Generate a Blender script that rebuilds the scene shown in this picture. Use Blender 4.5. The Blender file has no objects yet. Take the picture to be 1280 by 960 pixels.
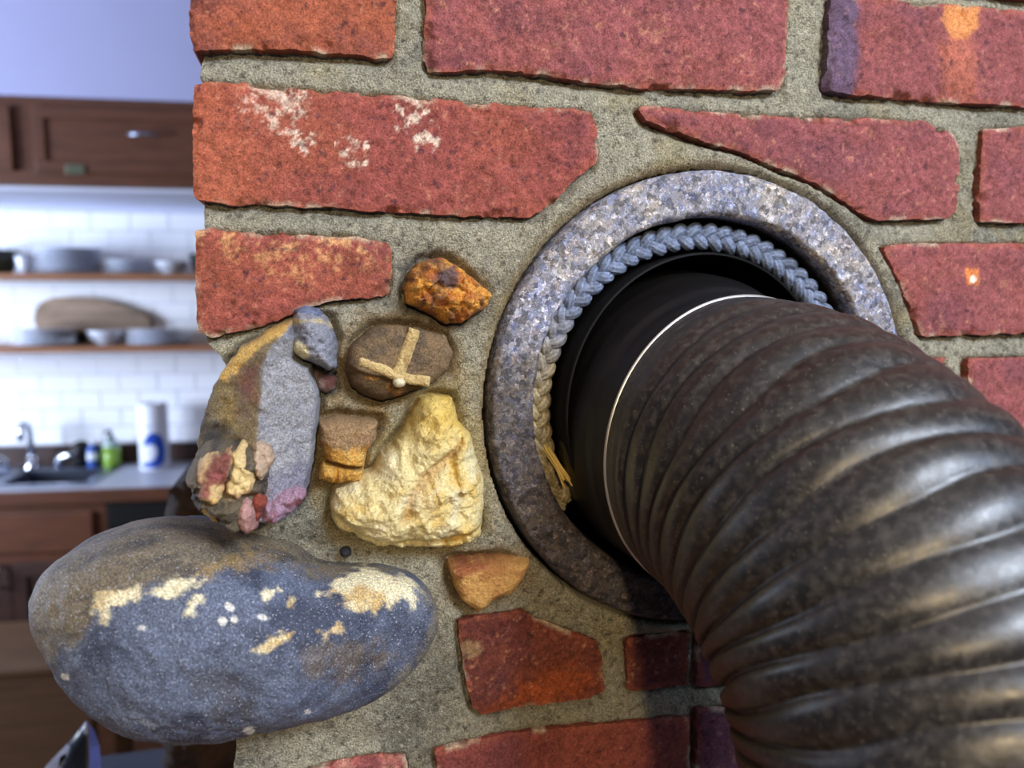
import bpy, bmesh, math, random
import numpy as np
from math import sin, cos, pi, radians, sqrt, tan, atan2
from mathutils import Vector, Matrix
random.seed(4)
scn = bpy.context.scene
COL = scn.collection

# ------------------------------------------------------------------ camera
FPX = 960.0
PSI, PITCH = radians(14), radians(6.3)
CF = np.array([sin(PSI)*cos(PITCH), cos(PSI)*cos(PITCH), -sin(PITCH)])
CR = np.array([cos(PSI), -sin(PSI), 0.0])
CU = np.cross(CR, CF)
CC = np.array([0.05455, -0.38769, 1.6])
cam_d = bpy.data.cameras.new('camera')
cam_d.sensor_width = 36; cam_d.lens = 36*FPX/1280
cam_d.clip_start = 0.01; cam_d.clip_end = 60
cam_d.dof.use_dof = True; cam_d.dof.focus_distance = 0.385; cam_d.dof.aperture_fstop = 6.0
cam = bpy.data.objects.new('camera', cam_d); COL.objects.link(cam)
cam.matrix_world = Matrix(((CR[0], CU[0], -CF[0], CC[0]), (CR[1], CU[1], -CF[1], CC[1]), (CR[2], CU[2], -CF[2], CC[2]), (0, 0, 0, 1)))
scn.camera = cam
# ------------------------------------------------------------------ world, lights, exposure
w = bpy.data.worlds.new('world'); scn.world = w; w.use_nodes = True
bg = w.node_tree.nodes['Background']; bg.inputs[0].default_value = (0.62, 0.74, 1.0, 1); bg.inputs[1].default_value = 0.08
scn.view_settings.view_transform = 'Standard'; scn.view_settings.look = 'None'
scn.view_settings.exposure = 0.34; scn.view_settings.gamma = 1.0
FOCUS = Vector((0.25, 0.0, 1.55))
def area(name, loc, target, sx, sy, power, color):
    l = bpy.data.lights.new(name, 'AREA'); l.shape = 'RECTANGLE'; l.size = sx; l.size_y = sy; l.energy = power; l.color = color
    o = bpy.data.objects.new(name, l); COL.objects.link(o); o.location = loc
    o.rotation_euler = (Vector(target)-Vector(loc)).to_track_quat('-Z', 'Y').to_euler()
    return o
area('window_daylight', FOCUS+Vector((0.46, -1.0, 0.80))*1.6, FOCUS, 0.75, 0.9, 82, (0.78, 0.87, 1.0))
area('sheen_light', FOCUS+Vector((1.75, -1.5, 1.7)), FOCUS+Vector((0.1, -0.2, -0.05)), 1.3, 1.3, 66, (0.52, 0.68, 1.0))  # unseen area light added for the blue sheen on the pipe
lp = bpy.data.lights.new('warm_lamp', 'POINT'); lp.energy = 36; lp.color = (1.0, 0.76, 0.45); lp.shadow_soft_size = 0.05
lo = bpy.data.objects.new('warm_lamp', lp); COL.objects.link(lo); lo.location = FOCUS+Vector((-0.25, -1.5, 0.35))

# ------------------------------------------------------------------ helpers: pixels of the photograph to points of the wall plane
def ray(px, py): return CF+(px-640)/FPX*CR-(py-480)/FPX*CU
def un(px, py, y=0.0):
    d = ray(px, py); t = (y-CC[1])/d[1]
    return CC+d*t
def unp(pts, y=0.0): return np.array([un(a, b, y)[[0, 2]] for a, b in pts])
def srgb(r, g, b):
    f = lambda c: (c/255/12.92) if c/255 <= 0.04045 else ((c/255+0.055)/1.055)**2.4
    return np.array([f(r), f(g), f(b)])
def S4(r, g, b): return tuple(srgb(r, g, b))+(1.0,)

# ------------------------------------------------------------------ numpy noise
def _h(i, j, k, s):
    n = (i*374761393+j*668265263+k*1274126177+s*982451653) & 0xFFFFFFFF
    n = ((n ^ (n >> 13))*1274126177) & 0xFFFFFFFF
    n = n ^ (n >> 16)
    return (n & 0xFFFF)/65535.0
def vnoise(x, y, z, s=0):
    x = np.asarray(x, float); y = np.asarray(y, float)+0*x; z = np.asarray(z, float)+0*x
    i, j, k = np.floor(x), np.floor(y), np.floor(z)
    fx, fy, fz = x-i, y-j, z-k
    i = i.astype(np.int64); j = j.astype(np.int64); k = k.astype(np.int64)
    q = lambda t: t*t*t*(t*(t*6-15)+10)
    fx, fy, fz = q(fx), q(fy), q(fz)
    def L(dk):
        a = _h(i, j, k+dk, s)*(1-fx)+_h(i+1, j, k+dk, s)*fx
        b = _h(i, j+1, k+dk, s)*(1-fx)+_h(i+1, j+1, k+dk, s)*fx
        return a*(1-fy)+b*fy
    return (L(0)*(1-fz)+L(1)*fz)*2-1
def fbm(x, y, z, sc, oc=4, s=0, gain=0.5):
    t, a, tot = 0, 1.0, 0
    for o in range(oc):
        f = 1.0/sc*2**o
        t = t+a*vnoise(x*f+o*7.3, y*f, z*f+o*3.1, s+o); tot += a; a *= gain
    return t/tot*1.5
def worley(x, z, sc, s=0):
    x = x/sc; z = z/sc; i = np.floor(x).astype(np.int64); k = np.floor(z).astype(np.int64)
    f1 = np.full(x.shape, 9.0); f2 = f1.copy(); cid = np.zeros(x.shape)
    for a in (-1, 0, 1):
        for b in (-1, 0, 1):
            px = i+a+_h(i+a, k+b, 0, s); pz = k+b+_h(i+a, k+b, 1, s); c = _h(i+a, k+b, 2, s)
            d = np.hypot(px-x, pz-z); m = d < f1
            f2 = np.where(m, f1, np.minimum(f2, d)); cid = np.where(m, c, cid); f1 = np.where(m, d, f1)
    return f1, f2, cid
def sst(a, b, x): t = np.clip((x-a)/(b-a), 0, 1); return t*t*(3-2*t)
def mix(a, b, m):
    m = np.asarray(m)[..., None]; return a*(1-m)+b*m

# ------------------------------------------------------------------ polygons
def resample(poly, g, jit=0.0, seed=0):
    poly = np.asarray(poly, float); out = []
    for i in range(len(poly)):
        a, b = poly[i], poly[(i+1) % len(poly)]; n = max(1, int(np.hypot(*(b-a))/g))
        for k in range(n): out.append(a+(b-a)*k/n)
    out = np.array(out)
    if jit:
        out[:, 0] += jit*fbm(out[:, 0], seed*3.7, out[:, 1], 0.006, 3, 11+seed, 0.7)
        out[:, 1] += jit*fbm(out[:, 0], seed*3.7+50, out[:, 1], 0.006, 3, 31+seed, 0.7)
    return out
def smooth_poly(poly, n=2):
    p = np.asarray(poly, float)
    for _ in range(n):
        q = np.roll(p, -1, 0); p = np.stack([p*0.75+q*0.25, p*0.25+q*0.75], 1).reshape(-1, 2)
    return p
def pdist(P, poly):
    a = poly; b = np.roll(poly, -1, 0); ab = b-a; L = (ab**2).sum(1)+1e-18
    d = np.empty(len(P)); near = np.empty((len(P), 2))
    for i0 in range(0, len(P), 4000):
        p = P[i0:i0+4000, None]; t = np.clip(((p-a)*ab).sum(-1)/L, 0, 1)
        c = a+t[..., None]*ab; q = ((p-c)**2).sum(-1); j = q.argmin(1); r = np.arange(len(j))
        d[i0:i0+4000] = np.sqrt(q[r, j]); near[i0:i0+4000] = c[r, j]
    return d, near
def inside_grid(xs, zs, poly):
    a = poly; b = np.roll(poly, -1, 0); M = np.zeros((len(zs), len(xs)), bool)
    for r, z in enumerate(zs):
        c = (a[:, 1] > z) != (b[:, 1] > z)
        if c.any():
            xc = np.sort(a[c, 0]+(z-a[c, 1])/(b[c, 1]-a[c, 1])*(b[c, 0]-a[c, 0]))
            M[r] = (np.searchsorted(xc, xs) % 2) == 1
    return M
def inside_pts(P, poly):
    a = poly; b = np.roll(poly, -1, 0); out = np.zeros(len(P), bool)
    for i in range(len(a)):
        c = (a[i, 1] > P[:, 1]) != (b[i, 1] > P[:, 1])
        with np.errstate(divide='ignore', invalid='ignore'):
            out ^= c & (P[:, 0] < a[i, 0]+(P[:, 1]-a[i, 1])/(b[i, 1]-a[i, 1]+1e-18)*(b[i, 0]-a[i, 0]))
    return out
def sdist(X, Z, poly):
    P = np.c_[X, Z]; d, _ = pdist(P, poly); return np.where(inside_pts(P, poly), d, -d)
YM = 0.0
def pmask(X, Z, px_poly, y=0.0, soft=0.002, rough=0.002, seed=5):
    d = sdist(X, Z, unp(px_poly, y or YM))+rough*fbm(X, 0, Z, 0.007, 5, seed, 0.65)
    return sst(-soft, soft, d)
def line_dist(X, Z, px_line, y=0.0):
    pts = unp(px_line, y or YM); P = np.c_[X, Z]; best = np.full(len(P), 9.0)
    for a, b in zip(pts[:-1], pts[1:]):
        ab = b-a; t = np.clip(((P-a)@ab)/(ab@ab), 0, 1); best = np.minimum(best, np.hypot(*(P-(a+t[:, None]*ab)).T))
    return best

# ------------------------------------------------------------------ scene objects
def link(o): COL.objects.link(o); return o
def thing(name, label, cat, loc=(0, 0, 0), rotz=0.0, group=None):
    o = bpy.data.objects.new(name, None); link(o); o.location = loc; o.rotation_euler = (0, 0, rotz); o.empty_display_size = 0.05
    o['label'] = label; o['category'] = cat
    if group: o['group'] = group
    return o
def mesh_np(name, V, faces4=None, faces3=None, col=None, smooth=None):
    me = bpy.data.meshes.new(name); n4 = 0 if faces4 is None else len(faces4); n3 = 0 if faces3 is None else len(faces3)
    me.vertices.add(len(V)); me.vertices.foreach_set('co', np.asarray(V, np.float32).ravel())
    loops = np.concatenate([x for x in ((faces4.ravel() if n4 else None), (faces3.ravel() if n3 else None)) if x is not None]).astype(np.int32)
    me.loops.add(len(loops)); me.loops.foreach_set('vertex_index', loops)
    me.polygons.add(n4+n3)
    st = np.concatenate([np.arange(n4)*4, n4*4+np.arange(n3)*3]).astype(np.int32)
    me.polygons.foreach_set('loop_start', st)
    me.polygons.foreach_set('use_smooth', np.ones(n4+n3, bool) if smooth is None else smooth)
    me.update(calc_edges=True)
    if col is not None:
        at = me.color_attributes.new('Col', 'FLOAT_COLOR', 'POINT')
        at.data.foreach_set('color', np.c_[np.clip(col, 0, 1), np.ones(len(col))].astype(np.float32).ravel())
    return me
def add(name, me, mat, parent=None, world=True, label=None):
    o = bpy.data.objects.new(name, me); link(o)
    if mat: me.materials.append(mat)
    if parent is not None:
        o.parent = parent
        if world:
            L = Vector((0, 0, 0)); q = parent
            while q is not None: L = L+q.location if q.type == 'EMPTY' else L; q = q.parent
            if parent.type == 'EMPTY': o.matrix_parent_inverse = Matrix.Translation(-L)
    if label: o['label'] = label
    return o
def plate(name, poly, g, hfun, back, cfun, mat, parent, hole=None, label=None, jit=0.0006, seed=0, rs=None):
    """A piece of masonry: outline in the wall plane, a modelled front face towards -Y and sides going back into the wall."""
    poly = resample(poly, rs or max(g, 0.0012), jit, seed)
    x0, z0 = poly.min(0)-g; x1, z1 = poly.max(0)+g
    xs = np.arange(x0, x1+g, g); zs = np.arange(z0, z1+g, g)
    M = inside_grid(xs, zs, poly)
    XX, ZZ = np.meshgrid(xs, zs)
    if hole is not None: M &= ~hole(XX, ZZ)
    Q = M[:-1, :-1] & M[1:, :-1] & M[:-1, 1:] & M[1:, 1:]
    idx = np.arange(M.size).reshape(M.shape)
    r, c = np.nonzero(Q)
    F = np.stack([idx[r, c], idx[r, c+1], idx[r+1, c+1], idx[r+1, c]], 1)
    cnt = np.zeros(M.size, int); np.add.at(cnt, F.ravel(), 1)
    used = np.nonzero(cnt)[0]; remap = -np.ones(M.size, np.int64); remap[used] = np.arange(len(used)); F = remap[F]
    P = np.c_[XX.ravel()[used], ZZ.ravel()[used]]; bd = cnt[used] < 4
    if hole is None:
        D, near = pdist(P, poly)
        P[bd] = near[bd]; D[bd] = 0
    else:
        D = np.full(len(P), 0.05); dd, near = pdist(P[bd], poly); ok = dd < 2.5*g
        ids = np.nonzero(bd)[0]; P[ids[ok]] = near[ok]
    h = hfun(P[:, 0], P[:, 1], D); col = cfun(P[:, 0], P[:, 1], D, h)
    V = np.c_[P[:, 0], -h, P[:, 1]]
    # side walls from the border edges
    E = np.concatenate([F[:, [0, 1]], F[:, [1, 2]], F[:, [2, 3]], F[:, [3, 0]]])
    key = np.minimum(E[:, 0], E[:, 1])*len(P)+np.maximum(E[:, 0], E[:, 1])
    u, inv, ct = np.unique(key, return_inverse=True, return_counts=True); BE = E[ct[inv] == 1]
    bi = np.unique(BE); m2 = -np.ones(len(P), np.int64); m2[bi] = np.arange(len(bi)); nb = len(bi); n0 = len(P)
    A = V[bi]; B = A.copy(); B[:, 1] = back
    mid = A.copy(); mid[:, 1] = A[:, 1]*0.85+back*0.15
    V = np.concatenate([V, A, mid, B]); col = np.concatenate([col, col[bi], col[bi]*0.9, col[bi]*0.85])
    a, b = m2[BE[:, 0]], m2[BE[:, 1]]
    W = np.concatenate([np.stack([b+n0, a+n0, a+n0+nb, b+n0+nb], 1), np.stack([b+n0+nb, a+n0+nb, a+n0+2*nb, b+n0+2*nb], 1)])
    # front quads wind counter-clockwise seen from -Y
    me = mesh_np(name, V, np.concatenate([F, W]), None, col, np.concatenate([np.ones(len(F), bool), np.zeros(len(W), bool)]))
    return add(name, me, mat, parent, True, label)

# ------------------------------------------------------------------ materials
def nt(name):
    m = bpy.data.materials.new(name); m.use_nodes = True; t = m.node_tree
    return m, t, t.nodes['Principled BSDF']
def N(t, kind, **kw):
    n = t.nodes.new(kind)
    for k, v in kw.items():
        if k.startswith('_'): setattr(n, k[1:], v)
        else: n.inputs[k.replace('__', ' ')].default_value = v
    return n
def ramp(t, src, stops):
    r = t.nodes.new('ShaderNodeValToRGB'); t.links.new(src, r.inputs[0]); e = r.color_ramp.elements
    while len(e) < len(stops): e.new(0.5)
    for k, (p, c) in enumerate(stops): e[k].position = p; e[k].color = (c, c, c, 1) if isinstance(c, (int, float)) else (tuple(c)+(1,))[:4]
    return r
def mul(t, a, b, kind='MULTIPLY', fac=1.0):
    m = t.nodes.new('ShaderNodeMix'); m.data_type = 'RGBA'; m.blend_type = kind; m.inputs[0].default_value = fac
    t.links.new(a, m.inputs[6]); t.links.new(b, m.inputs[7]); return m.outputs[2]
def masonry(name, rough=0.85, grain=900, g0=0.55, g1=1.5, speck=0.0, speck_sc=400, bump=0.5, dist=0.0012, spec=0.3, speck_col=(0.8, 0.78, 0.7), aniso=(1, 1, 1)):
    m, t, b = nt(name); L = t.links.new
    at = N(t, 'ShaderNodeAttribute', _attribute_name='Col'); tc = N(t, 'ShaderNodeTexCoord')
    mp = N(t, 'ShaderNodeMapping'); mp.inputs['Scale'].default_value = aniso; L(tc.outputs['Object'], mp.inputs[0])
    n1 = N(t, 'ShaderNodeTexNoise', Scale=grain, Detail=5, Roughness=0.7); L(mp.outputs[0], n1.inputs['Vector'])
    r1 = ramp(t, n1.outputs[0], [(0.3, g0), (0.5, 1.0), (0.72, g1)])
    c = mul(t, at.outputs['Color'], r1.outputs[0])
    n2 = N(t, 'ShaderNodeTexNoise', Scale=speck_sc, Detail=3, Roughness=0.6); L(mp.outputs[0], n2.inputs['Vector'])
    if speck:
        r2 = ramp(t, n2.outputs[0], [(0.62-0.06*speck, 0), (0.68, 1)])
        mm = t.nodes.new('ShaderNodeMix'); mm.data_type = 'RGBA'; L(r2.outputs[0], mm.inputs[0]); L(c, mm.inputs[6]); mm.inputs[7].default_value = tuple(speck_col)+(1,)
        c = mm.outputs[2]
    L(c, b.inputs['Base Color']); b.inputs['Roughness'].default_value = rough; b.inputs['Specular IOR Level'].default_value = spec
    ad = N(t, 'ShaderNodeMath', _operation='ADD'); L(n1.outputs[0], ad.inputs[0]); L(n2.outputs[0], ad.inputs[1])
    bp = N(t, 'ShaderNodeBump', Strength=bump, Distance=dist); L(ad.outputs[0], bp.inputs['Height']); L(bp.outputs[0], b.inputs['Normal'])
    return m
M_BRICK = masonry('brick_clay', 0.9, 1000, 0.40, 1.6, 0.0, 420, 0.7, 0.0010, 0.25)
M_MORTAR = masonry('mortar_sand', 0.95, 1000, 0.28, 1.85, 0.25, 500, 1.0, 0.0024, 0.2, (0.55, 0.52, 0.42))
M_ROUGH = masonry('rough_rock', 0.75, 900, 0.4, 1.75, 0.0, 1300, 0.9, 0.0014, 0.4)
M_CREAM = masonry('cream_rock', 0.7, 700, 0.6, 1.3, 0.0, 350, 0.8, 0.0016, 0.35)
M_GRAY = masonry('grey_rock', 0.75, 1100, 0.3, 1.9, 0.0, 1500, 0.7, 0.0010, 0.35)
M_BOULDER = masonry('boulder_rock', 0.6, 1000, 0.32, 2.3, 0.25, 1150, 0.6, 0.0009, 0.45, (0.42, 0.45, 0.52))

def simple(name, rgb, rough=0.5, metal=0.0, spec=0.5, wood=False, noise=0.0, nscale=8, stretch=(1, 1, 1), coat=0.0):
    m, t, b = nt(name); L = t.links.new
    b.inputs['Roughness'].default_value = rough; b.inputs['Metallic'].default_value = metal; b.inputs['Specular IOR Level'].default_value = spec
    b.inputs['Coat Weight'].default_value = coat
    rgbn = N(t, 'ShaderNodeRGB'); rgbn.outputs[0].default_value = tuple(rgb)+(1,)
    tc = N(t, 'ShaderNodeTexCoord'); mp = N(t, 'ShaderNodeMapping'); mp.inputs['Scale'].default_value = stretch
    L(tc.outputs['Object'], mp.inputs[0])
    n = N(t, 'ShaderNodeTexNoise', Scale=nscale, Detail=6, Roughness=0.65); L(mp.outputs[0], n.inputs['Vector'])
    r = ramp(t, n.outputs[0], [(0.3, 1-noise), (0.7, 1+noise)])
    L(mul(t, rgbn.outputs[0], r.outputs[0]), b.inputs['Base Color'])
    return m

# ================================================================== THE SETTING (kitchen behind)
KA = -radians(5.5)
KU = np.array([cos(KA), sin(KA), 0.0]); KN = np.array([-sin(KA), cos(KA), 0.0])
d0 = ray(120, 374); KO = CC+d0*3.17; KO[2] = 0.0
def K(px, py, wd=0.0):
    """Pixel to kitchen coordinates (along the wall, out of the wall, height) at distance wd in front of the kitchen wall."""
    d = ray(px, py); t = ((KO-KN*wd-CC)@KN)/(d@KN); P = CC+d*t-KO
    return float(P@KU), -wd, float(P[2])
def kworld(x, y, z): p = KO+KU*x+KN*y; return (p[0], p[1], z)
def kthing(name, label, cat, base, group=None): return thing(name, label, cat, kworld(*base), KA, group)
class MB:
    def __init__(s): s.bm = bmesh.new()
    def box(s, x0, x1, y0, y1, z0, z1, bev=0.0):
        r = bmesh.ops.create_cube(s.bm, size=1.0); vs = r['verts']
        for v in vs: v.co = Vector((x0+(v.co.x+.5)*(x1-x0), y0+(v.co.y+.5)*(y1-y0), z0+(v.co.z+.5)*(z1-z0)))
        if bev:
            es = list({e for v in vs for e in v.link_edges}); bmesh.ops.bevel(s.bm, geom=es, offset=bev, segments=2, affect='EDGES', profile=0.6)
        return s
    def lathe(s, prof, cx=0, cy=0, n=32, axis='Z', a0=0, a1=2*pi):
        full = abs(a1-a0-2*pi) < 1e-6; rows = []
        for r, h in prof:
            row = []
            for k in range(n if full else n+1):
                a = a0+(a1-a0)*k/n
                row.append(s.bm.verts.new((cx+r*cos(a), cy+r*sin(a), h)))
            rows.append(row)
        for p, q in zip(rows[:-1], rows[1:]):
            m = len(p)
            for k in range(m if full else m-1):
                f = s.bm.faces.new((p[k], p[(k+1) % m], q[(k+1) % m], q[k])); f.smooth = True
        return s
    def tube(s, path, rad, n=12, cap=True):
        P = [Vector(p) for p in path]; R = rad if isinstance(rad, (list, tuple, np.ndarray)) else [rad]*len(P); rows = []
        t0 = (P[1]-P[0]).normalized(); nx = t0.orthogonal().normalized()
        for i, p in enumerate(P):
            t = (P[min(i+1, len(P)-1)]-P[max(i-1, 0)]).normalized(); nx = (nx-t*nx.dot(t)).normalized(); ny = t.cross(nx)
            rows.append([s.bm.verts.new(p+(nx*cos(2*pi*k/n)+ny*sin(2*pi*k/n))*R[i]) for k in range(n)])
        for p, q in zip(rows[:-1], rows[1:]):
            for k in range(n):
                f = s.bm.faces.new((p[k], p[(k+1) % n], q[(k+1) % n], q[k])); f.smooth = True
        if cap: s.bm.faces.new(rows[0][::-1]); s.bm.faces.new(rows[-1])
        return s
    def prism(s, pts, y0, y1, bev=0.0):
        a = [s.bm.verts.new((x, y0, z)) for x, z in pts]; b = [s.bm.verts.new((x, y1, z)) for x, z in pts]
        s.bm.faces.new(a); s.bm.faces.new(b[::-1]); m = len(a)
        for k in range(m): s.bm.faces.new((a[(k+1) % m], a[k], b[k], b[(k+1) % m]))
        if bev: bmesh.ops.bevel(s.bm, geom=list(s.bm.edges), offset=bev, segments=2, affect='EDGES')
        return s
    def build(s, name, mat, parent=None, label=None):
        bmesh.ops.recalc_face_normals(s.bm, faces=s.bm.faces); me = bpy.data.meshes.new(name); s.bm.to_mesh(me); s.bm.free()
        return add(name, me, mat, parent, False, label)
def kstruct(name, mb, mat, parent=None):
    o = mb.build(name, mat, parent)
    if parent is None: o.location = kworld(0, 0, 0); o.rotation_euler = (0, 0, KA)
    o['kind'] = 'structure'; return o

M_LAV = simple('lavender_paint', srgb(170, 174, 212), 0.9, noise=0.03, nscale=3)
M_GROUT = simple('grout', srgb(190, 196, 218), 0.9)
M_TILE = simple('white_tile', srgb(236, 239, 248), 0.18, spec=0.5, noise=0.02, nscale=5, coat=0.2)
M_WOOD = simple('cabinet_wood', srgb(86, 48, 28), 0.45, noise=0.35, nscale=7, stretch=(1, 6, 9))
M_WOODD = simple('dark_wood', srgb(48, 24, 17), 0.5, noise=0.35, nscale=8, stretch=(1, 6, 9))
M_WOODL = simple('light_wood', srgb(82, 58, 38), 0.55, noise=0.3, nscale=6, stretch=(1, 5, 12))
M_SHELF = simple('shelf_wood', srgb(132, 84, 50), 0.5, noise=0.25, nscale=7, stretch=(1, 6, 9))
M_WHITEP = simple('white_paint', srgb(206, 212, 234), 0.7, noise=0.03)
M_COUNTER = simple('grey_laminate', srgb(168, 172, 186), 0.4, noise=0.08, nscale=60)
M_STEEL = simple('brushed_steel', srgb(150, 158, 176), 0.28, 1.0, noise=0.06, nscale=30, stretch=(1, 12, 1))
M_CHROME = simple('chrome', srgb(205, 210, 220), 0.06, 1.0)
M_BLACK = simple('black_enamel', srgb(9, 9, 11), 0.5, spec=.3)
M_CERAM = simple('white_ceramic', srgb(206, 212, 228), 0.2, coat=0.3)
M_CERAMB = simple('blue_grey_ceramic', srgb(222, 228, 242), 0.25, coat=0.3)
M_OLIVE = simple('olive_bowl', srgb(46, 48, 34), 0.35, noise=0.2)
M_BOARD = simple('weathered_board', srgb(128, 108, 92), 0.75, noise=0.6, nscale=5, stretch=(1, 4, 7))
M_PAPER = simple('paper_wrap', srgb(222, 226, 240), 0.5)
M_BLUE = simple('print_blue', srgb(22, 74, 178), 0.4)
M_BLUE2 = simple('blue_plastic', srgb(26, 74, 160), 0.3)
M_GREEN = simple('green_soap', srgb(118, 154, 52), 0.25, noise=0.1)
M_CLEAR = simple('clear_plastic', srgb(150, 170, 170), 0.2)
M_FLOOR = simple('floor_boards', srgb(112, 72, 46), 0.5, noise=0.3, nscale=5, stretch=(2, 9, 1))
M_CEIL = simple('ceiling_paint', srgb(214, 216, 230), 0.9)

floor = MB().box(-4, 4.5, -4.5, 0.1, -0.06, 0.0); kstruct('floor', floor, M_FLOOR)
wl = MB().box(-2.6, 2.6, 0.0, 0.12, 0.0, 2.9); wall_back = kstruct('wall_back', wl, M_GROUT)
ceil = MB().box(-4, 4.5, -4.5, 0.12, 2.9, 3.0); kstruct('ceiling', ceil, M_CEIL)
# tiles, each one a piece of the back wall
xt0, _, zt1 = K(37, 264); _, _, zt0 = K(37, 556)
TW, TH = 0.1524, 0.0735
tb = MB().box(-TW/2+.0016, TW/2-.0016, -0.008, 0.001, 0.0016, TH-.0016, 0.0014).bm
tme = bpy.data.meshes.new('tile'); tb.to_mesh(tme); tb.free(); tme.materials.append(M_TILE)
row = 0; z = zt1-TH
while z > zt0-TH*0.6:
    for k in range(-6, 17):
        o = bpy.data.objects.new('tile', tme); link(o); o.parent = wall_back
        o.location = (xt0+(k+(0.5 if row % 2 else 0.0))*TW, -0.0005*random.random(), z); o.rotation_euler = (random.uniform(-.004, .004), 0, random.uniform(-.004, .004))
    z -= TH; row += 1
CT = K(150, 579, 0.02)[2]                      # countertop height
# bulkhead over the cabinets
CW = 0.50                                      # cabinet front distance from the wall
ctop = K(120, 123, CW)[2]; cbot = K(120, 233, CW)[2]
up = MB().box(-2.6, 1.6, -CW-0.005, -0.001, ctop, 2.899); kstruct('wall_upper', up, M_LAV)
bs = MB().box(-2.6, 1.6, -0.03, -0.0085, CT+0.001, K(100, 556, .02)[2], 0.003); kstruct('baseboard_back', bs, M_WOODD)

# upper cabinet
xe = K(236, 180, CW)[0]
cab = kthing('wall_cabinet', 'long brown wooden wall cabinet under the lavender bulkhead', 'cabinet', (0, 0, cbot))
H = ctop-cbot-0.002
MB().box(-1.5, 1.3, -CW+0.02, -0.002, 0, H, 0.002).build('body', M_WOODD, cab)
MB().box(-1.5, 1.3, -CW+0.03, -0.003, -0.012, -0.0005, 0.001).build('underside', M_WHITEP, cab, 'white painted underside')
def kz(px, py, wd): return K(px, py, wd)[0], K(px, py, wd)[2]-cbot
fr = MB(); fr.box(-1.5, 1.3, -CW, -CW+0.02, H-0.045, H, 0.003); fr.box(-1.5, 1.3, -CW, -CW+0.02, 0, 0.05, 0.003)
for px in (31, ):
    x = K(px, 180, CW)[0]; fr.box(x-0.035, x+0.035, -CW+0.0005, -CW+0.02, 0.05, H-0.045, 0.002)
fr.build('face_frame', M_WOOD, cab)
def updoor(x0, x1, first):
    d = MB(); z0, z1 = 0.045, H-0.035; y0, y1 = -CW-0.018, -CW-0.0005; r = 0.035
    d.box(x0, x1, y0, y1, z1-r, z1, 0.003).box(x0, x1, y0, y1, z0, z0+r, 0.003).box(x0, x0+r, y0, y1, z0+r, z1-r, 0.002).box(x1-r, x1, y0, y1, z0+r, z1-r, 0.002)
    d.box(x0+r, x1-r, y0+0.009, y1, z0+r, z1-r)
    o = d.build('door', M_WOOD, cab)
    return o
xa, xb = K(45, 180, CW)[0], K(262, 180, CW)[0]
dr = updoor(xa, xb, True); hx, hz = kz(182, 171, CW)
MB().tube([(hx-.045, -CW-.018, hz), (hx-.043, -CW-.036, hz), (hx, -CW-.042, hz), (hx+.043, -CW-.036, hz), (hx+.045, -CW-.018, hz)], 0.006, 8).build('handle', M_STEEL, dr, 'steel bar handle')
hx, hz = kz(97, 212, CW)
MB().box(hx-.03, hx+.03, -CW-.024, -CW-.017, hz-.018, hz+.012, 0.002).build('hinge', simple('green_brass', srgb(120, 128, 108), 0.35, 0.8), dr, 'greenish metal hinge')
updoor(K(-220, 180, CW)[0], K(17, 180, CW)[0], False)

# shelves
def shelf(py, label, wd):
    _, _, z = K(120, py, wd)
    s = kthing('wall_shelf', label, 'shelf', (0, 0, z), 'wooden kitchen shelves')
    MB().box(-1.5, 1.3, -wd, -0.0085, -0.024, 0.0, 0.003).build('board', M_SHELF, s)
    for x in (-0.75, 0.70):
        MB().prism([(x-.012, -.024), (x+.012, -.024), (x+.012, -.09), (x-.012, -.09)], -0.06, -0.0085).build('bracket', M_BLACK, s)
    return z
SW = 0.28
zs1 = shelf(342, 'upper wooden shelf holding the tall grey plate stack', SW)
zs2 = shelf(433, 'lower wooden shelf holding the long wooden board', SW)
def plate_thing(cx, cy, z, r, label, group, mat):
    t = MB(); pr = [(0, 0), (r*.6, 0), (r*.66, .002), (r*.97, .0075), (r, .0095), (r*.985, .0105), (r*.95, .0098), (r*.64, .0060), (0, .0045)]
    t.lathe(pr, 0, 0, 40); o = t.build('dinner_plate', mat); o.location = kworld(cx, cy, z); o.rotation_euler = (0, 0, KA+random.random())
    o['label'] = label; o['category'] = 'plate'; o['group'] = group; return o
ORD = ['lowest', 'second', 'third', 'fourth', 'fifth', 'sixth', 'seventh', 'eighth']
def stack(pxc, pxw, py_top, zs, n, wd, where, mat):
    x = K(pxc, py_top, wd)[0]; r = (K(pxc+pxw/2, py_top, wd)[0]-K(pxc-pxw/2, py_top, wd)[0])/2
    top = K(pxc, py_top, wd)[2]-zs-0.0105; dz = top/(n-1)
    for k in range(n):
        pos = 'topmost plate' if k == n-1 else ORD[k]+' plate up'
        plate_thing(x+random.uniform(-.003, .003), -wd+random.uniform(-.003, .003), zs+0.0004+k*dz, r*random.uniform(.97, 1.0), '%s in the %s' % (pos, where), 'plates in the '+where, mat)
stack(82, 84, 311, zs1, 7, 0.13, 'tall stack on the upper shelf', M_CERAMB)
stack(160, 60, 326, zs1, 4, 0.12, 'low stack on the upper shelf', M_CERAMB)
stack(55, 80, 411, zs2, 6, 0.175, 'lower shelf stack under the wooden board', M_CERAMB)
stack(198, 78, 411, zs2, 6, 0.175, 'lower shelf stack beside the brick edge', M_CERAMB)
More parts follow.
